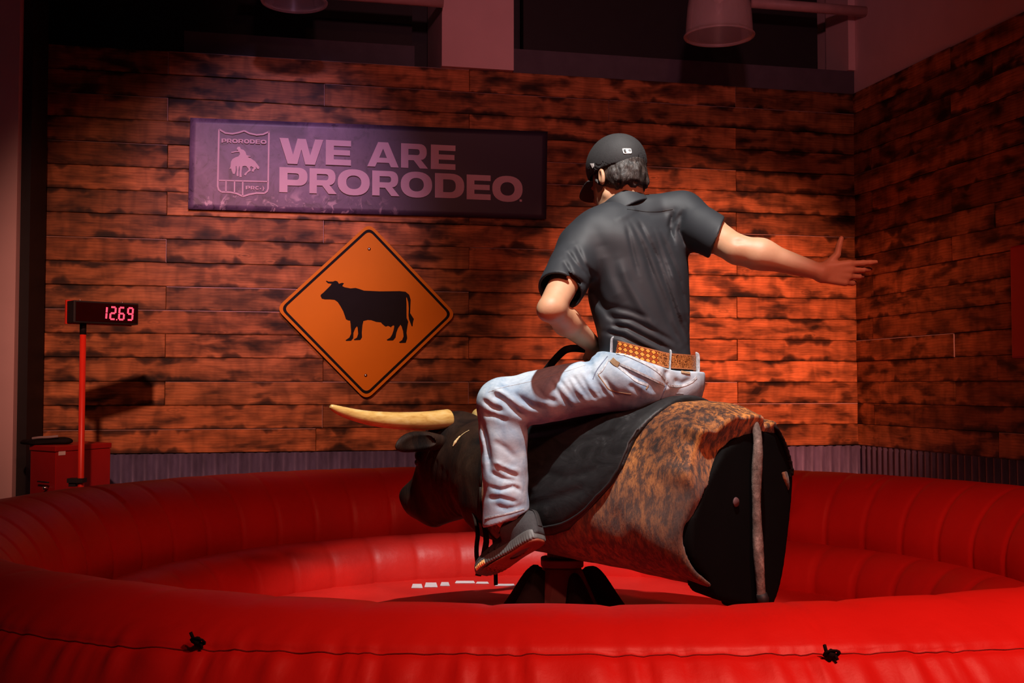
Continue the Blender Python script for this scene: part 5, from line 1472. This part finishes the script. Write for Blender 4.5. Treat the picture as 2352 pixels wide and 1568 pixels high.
def fupper(P):
    x, y, z = shoe_frame(P); xs_ = x / SCL
    hgt = np.interp(xs_, *dense([-.02, .02, .07, .11, .15, .20, .25, .285], [.075, .082, .078, .070, .056, .042, .030, .015]))
    w_ = np.interp(xs_, *dense(SX, SWd)) + .001
    zz = (z + hgt * .0) ; k_ = np.sqrt((y / w_) ** 2 + (np.clip(-z, 0, 1) / hgt) ** 2)
    d = (k_ - 1) * np.minimum(w_, hgt)
    d = smax(d, z - .006, .004); d = smax(d, np.maximum(-xs_ - .014, xs_ - .282), .014)
    col = cone(P, HEEL + sT * .045 - sD * .05, ANK, .044, .046); cnv = (-sD * .72 + sT * .70); cnv = cnv / np.linalg.norm(cnv); col = smax(col, (P - (HEEL + sT * .010 - sD * .108)) @ cnv - .010, .006)
    d = smin(d, col, .02)
    d = smax(d, -cone(P, HEEL + sT * .045 - sD * .07, ANK - dA * .02, .037, .040), .003)
    return d + .0008 * np.sin(x * 900) * 0
shoe = sdf_obj('shoe', fupper, c - [.20, .19, .19], c + [.20, .19, .21], .0035, M['shoe'], body)
tag(shoe, 'charcoal knit trainer with grey ribbed sole and tan toe tab')
mid = sdf_obj('midsole', fmid, c - [.20, .17, .19], c + [.20, .17, .19], .0030, M['midsole'], shoe)
def fout(P):
    x, y, z = shoe_frame(P)
    d = fsole(P, .018, .0285, -.0015)
    hol = np.sqrt(((x - .085) / .045) ** 2 + (y / .016) ** 2) - 1
    return smax(d, -np.maximum(hol * .016, .022 - z), .002) 
sdf_obj('outsole', fout, c - [.20, .17, .19], c + [.20, .17, .19], .0032, M['outsole'], mid)
def ftab(P):
    x, y, z = shoe_frame(P)
    d = fsole(P, -.004, .021, .0062) + .0012 * np.sin(x * 2 * math.pi / .0095)
    return smax(d, np.maximum(.200 * SCL - x, x - .255 * SCL), .002)
tabm = sdf_obj('toe_tab', ftab, c - [.20, .17, .19], c + [.20, .17, .19], .0030, M['toe_tab'], mid)
def fsock(P): return smax(cone(P, HEEL + sT * .055 - sD * .045, ANK - dA * .05, .0385, .0375), (P - ANL) @ -dA - .02, .004)
sdf_obj('sock', fsock, c - [.20, .17, .1], c + [.2, .17, .22], .004, M['sock'], body)
def sf(x, y, z): return HEEL + sT * x + sW * y + sD * z
# heel tab, side bands, laces
near_side = 1 if (sW @ np.array([0, -1, 0])) > 0 else -1
def band(nm, pts, wd, mat, par):
    P_ = [near(shoe, sf(*p), .0012)[0] for p in smooth_pl(pts, 2)]
    mb = MB(); nn_ = near(shoe, P_[len(P_) // 2])[1]; mb.tube(P_, wd, 8, flat=.14, up=nn_); return mb.obj(nm, mat, par, smooth=True)
band('heel_tab', [(-.02, 0, -.02), (-.015, 0, -.06), (-.0, 0, -.10)], .010, M['shoe_dark'], shoe)
band('side_band', [(.10, near_side * .05, -.06), (.135, near_side * .05, -.030), (.15, near_side * .05, -.01)], .008, M['shoe_dark'], shoe)
band('side_band', [(.135, near_side * .05, -.055), (.165, near_side * .05, -.028), (.175, near_side * .05, -.01)], .006, M['shoe_dark'], shoe)
for k in range(4):
    x_ = .115 + k * .026
    band('lace', [(x_, -.028, -.05 + k * .004), (x_ + .006, 0, -.075), (x_, .028, -.05 + k * .004)], .003, M['shoe_dark'], shoe)
lp = near(shoe, sf(.13, 0, -.07))[0]
mb = MB(); mb.tube([lp - sD * .002, lp - sD * .014 + sT * .004, lp - sD * .024 + sT * .018, lp - sD * .014 + sT * .030, lp - sD * .002 + sT * .016], .0018, 6); mb.obj('lace_bow', M['shoe_dark'], shoe, smooth=True)

# the other shoe, on the far side of the bull: the near one mirrored across the bull's middle plane
def mirror(v):
    v = np.asarray(v, float); return v - 2 * ((v - BC) @ BN)[:, None] * BN
sh_ = ANR + np.array([0, 0, .0]) - mirror(ANL[None])[0]
def twin(o, parent):
    V, Q = BV[o]; n_ = mesh_obj(o.name.split('.')[0], mirror(V) + sh_, Q[:, ::-1], o.data.materials[0], parent); return n_
t_sh = twin(shoe, body); tag(t_sh, 'charcoal knit trainer of the far foot')
t_mid = twin(mid, t_sh); twin(tabm, t_mid)
for o_ in list(mid.children):
    if o_.name.startswith('outsole'): twin(o_, t_mid)
for o_ in list(body.children):
    if o_.name == 'sock': twin(o_, body)
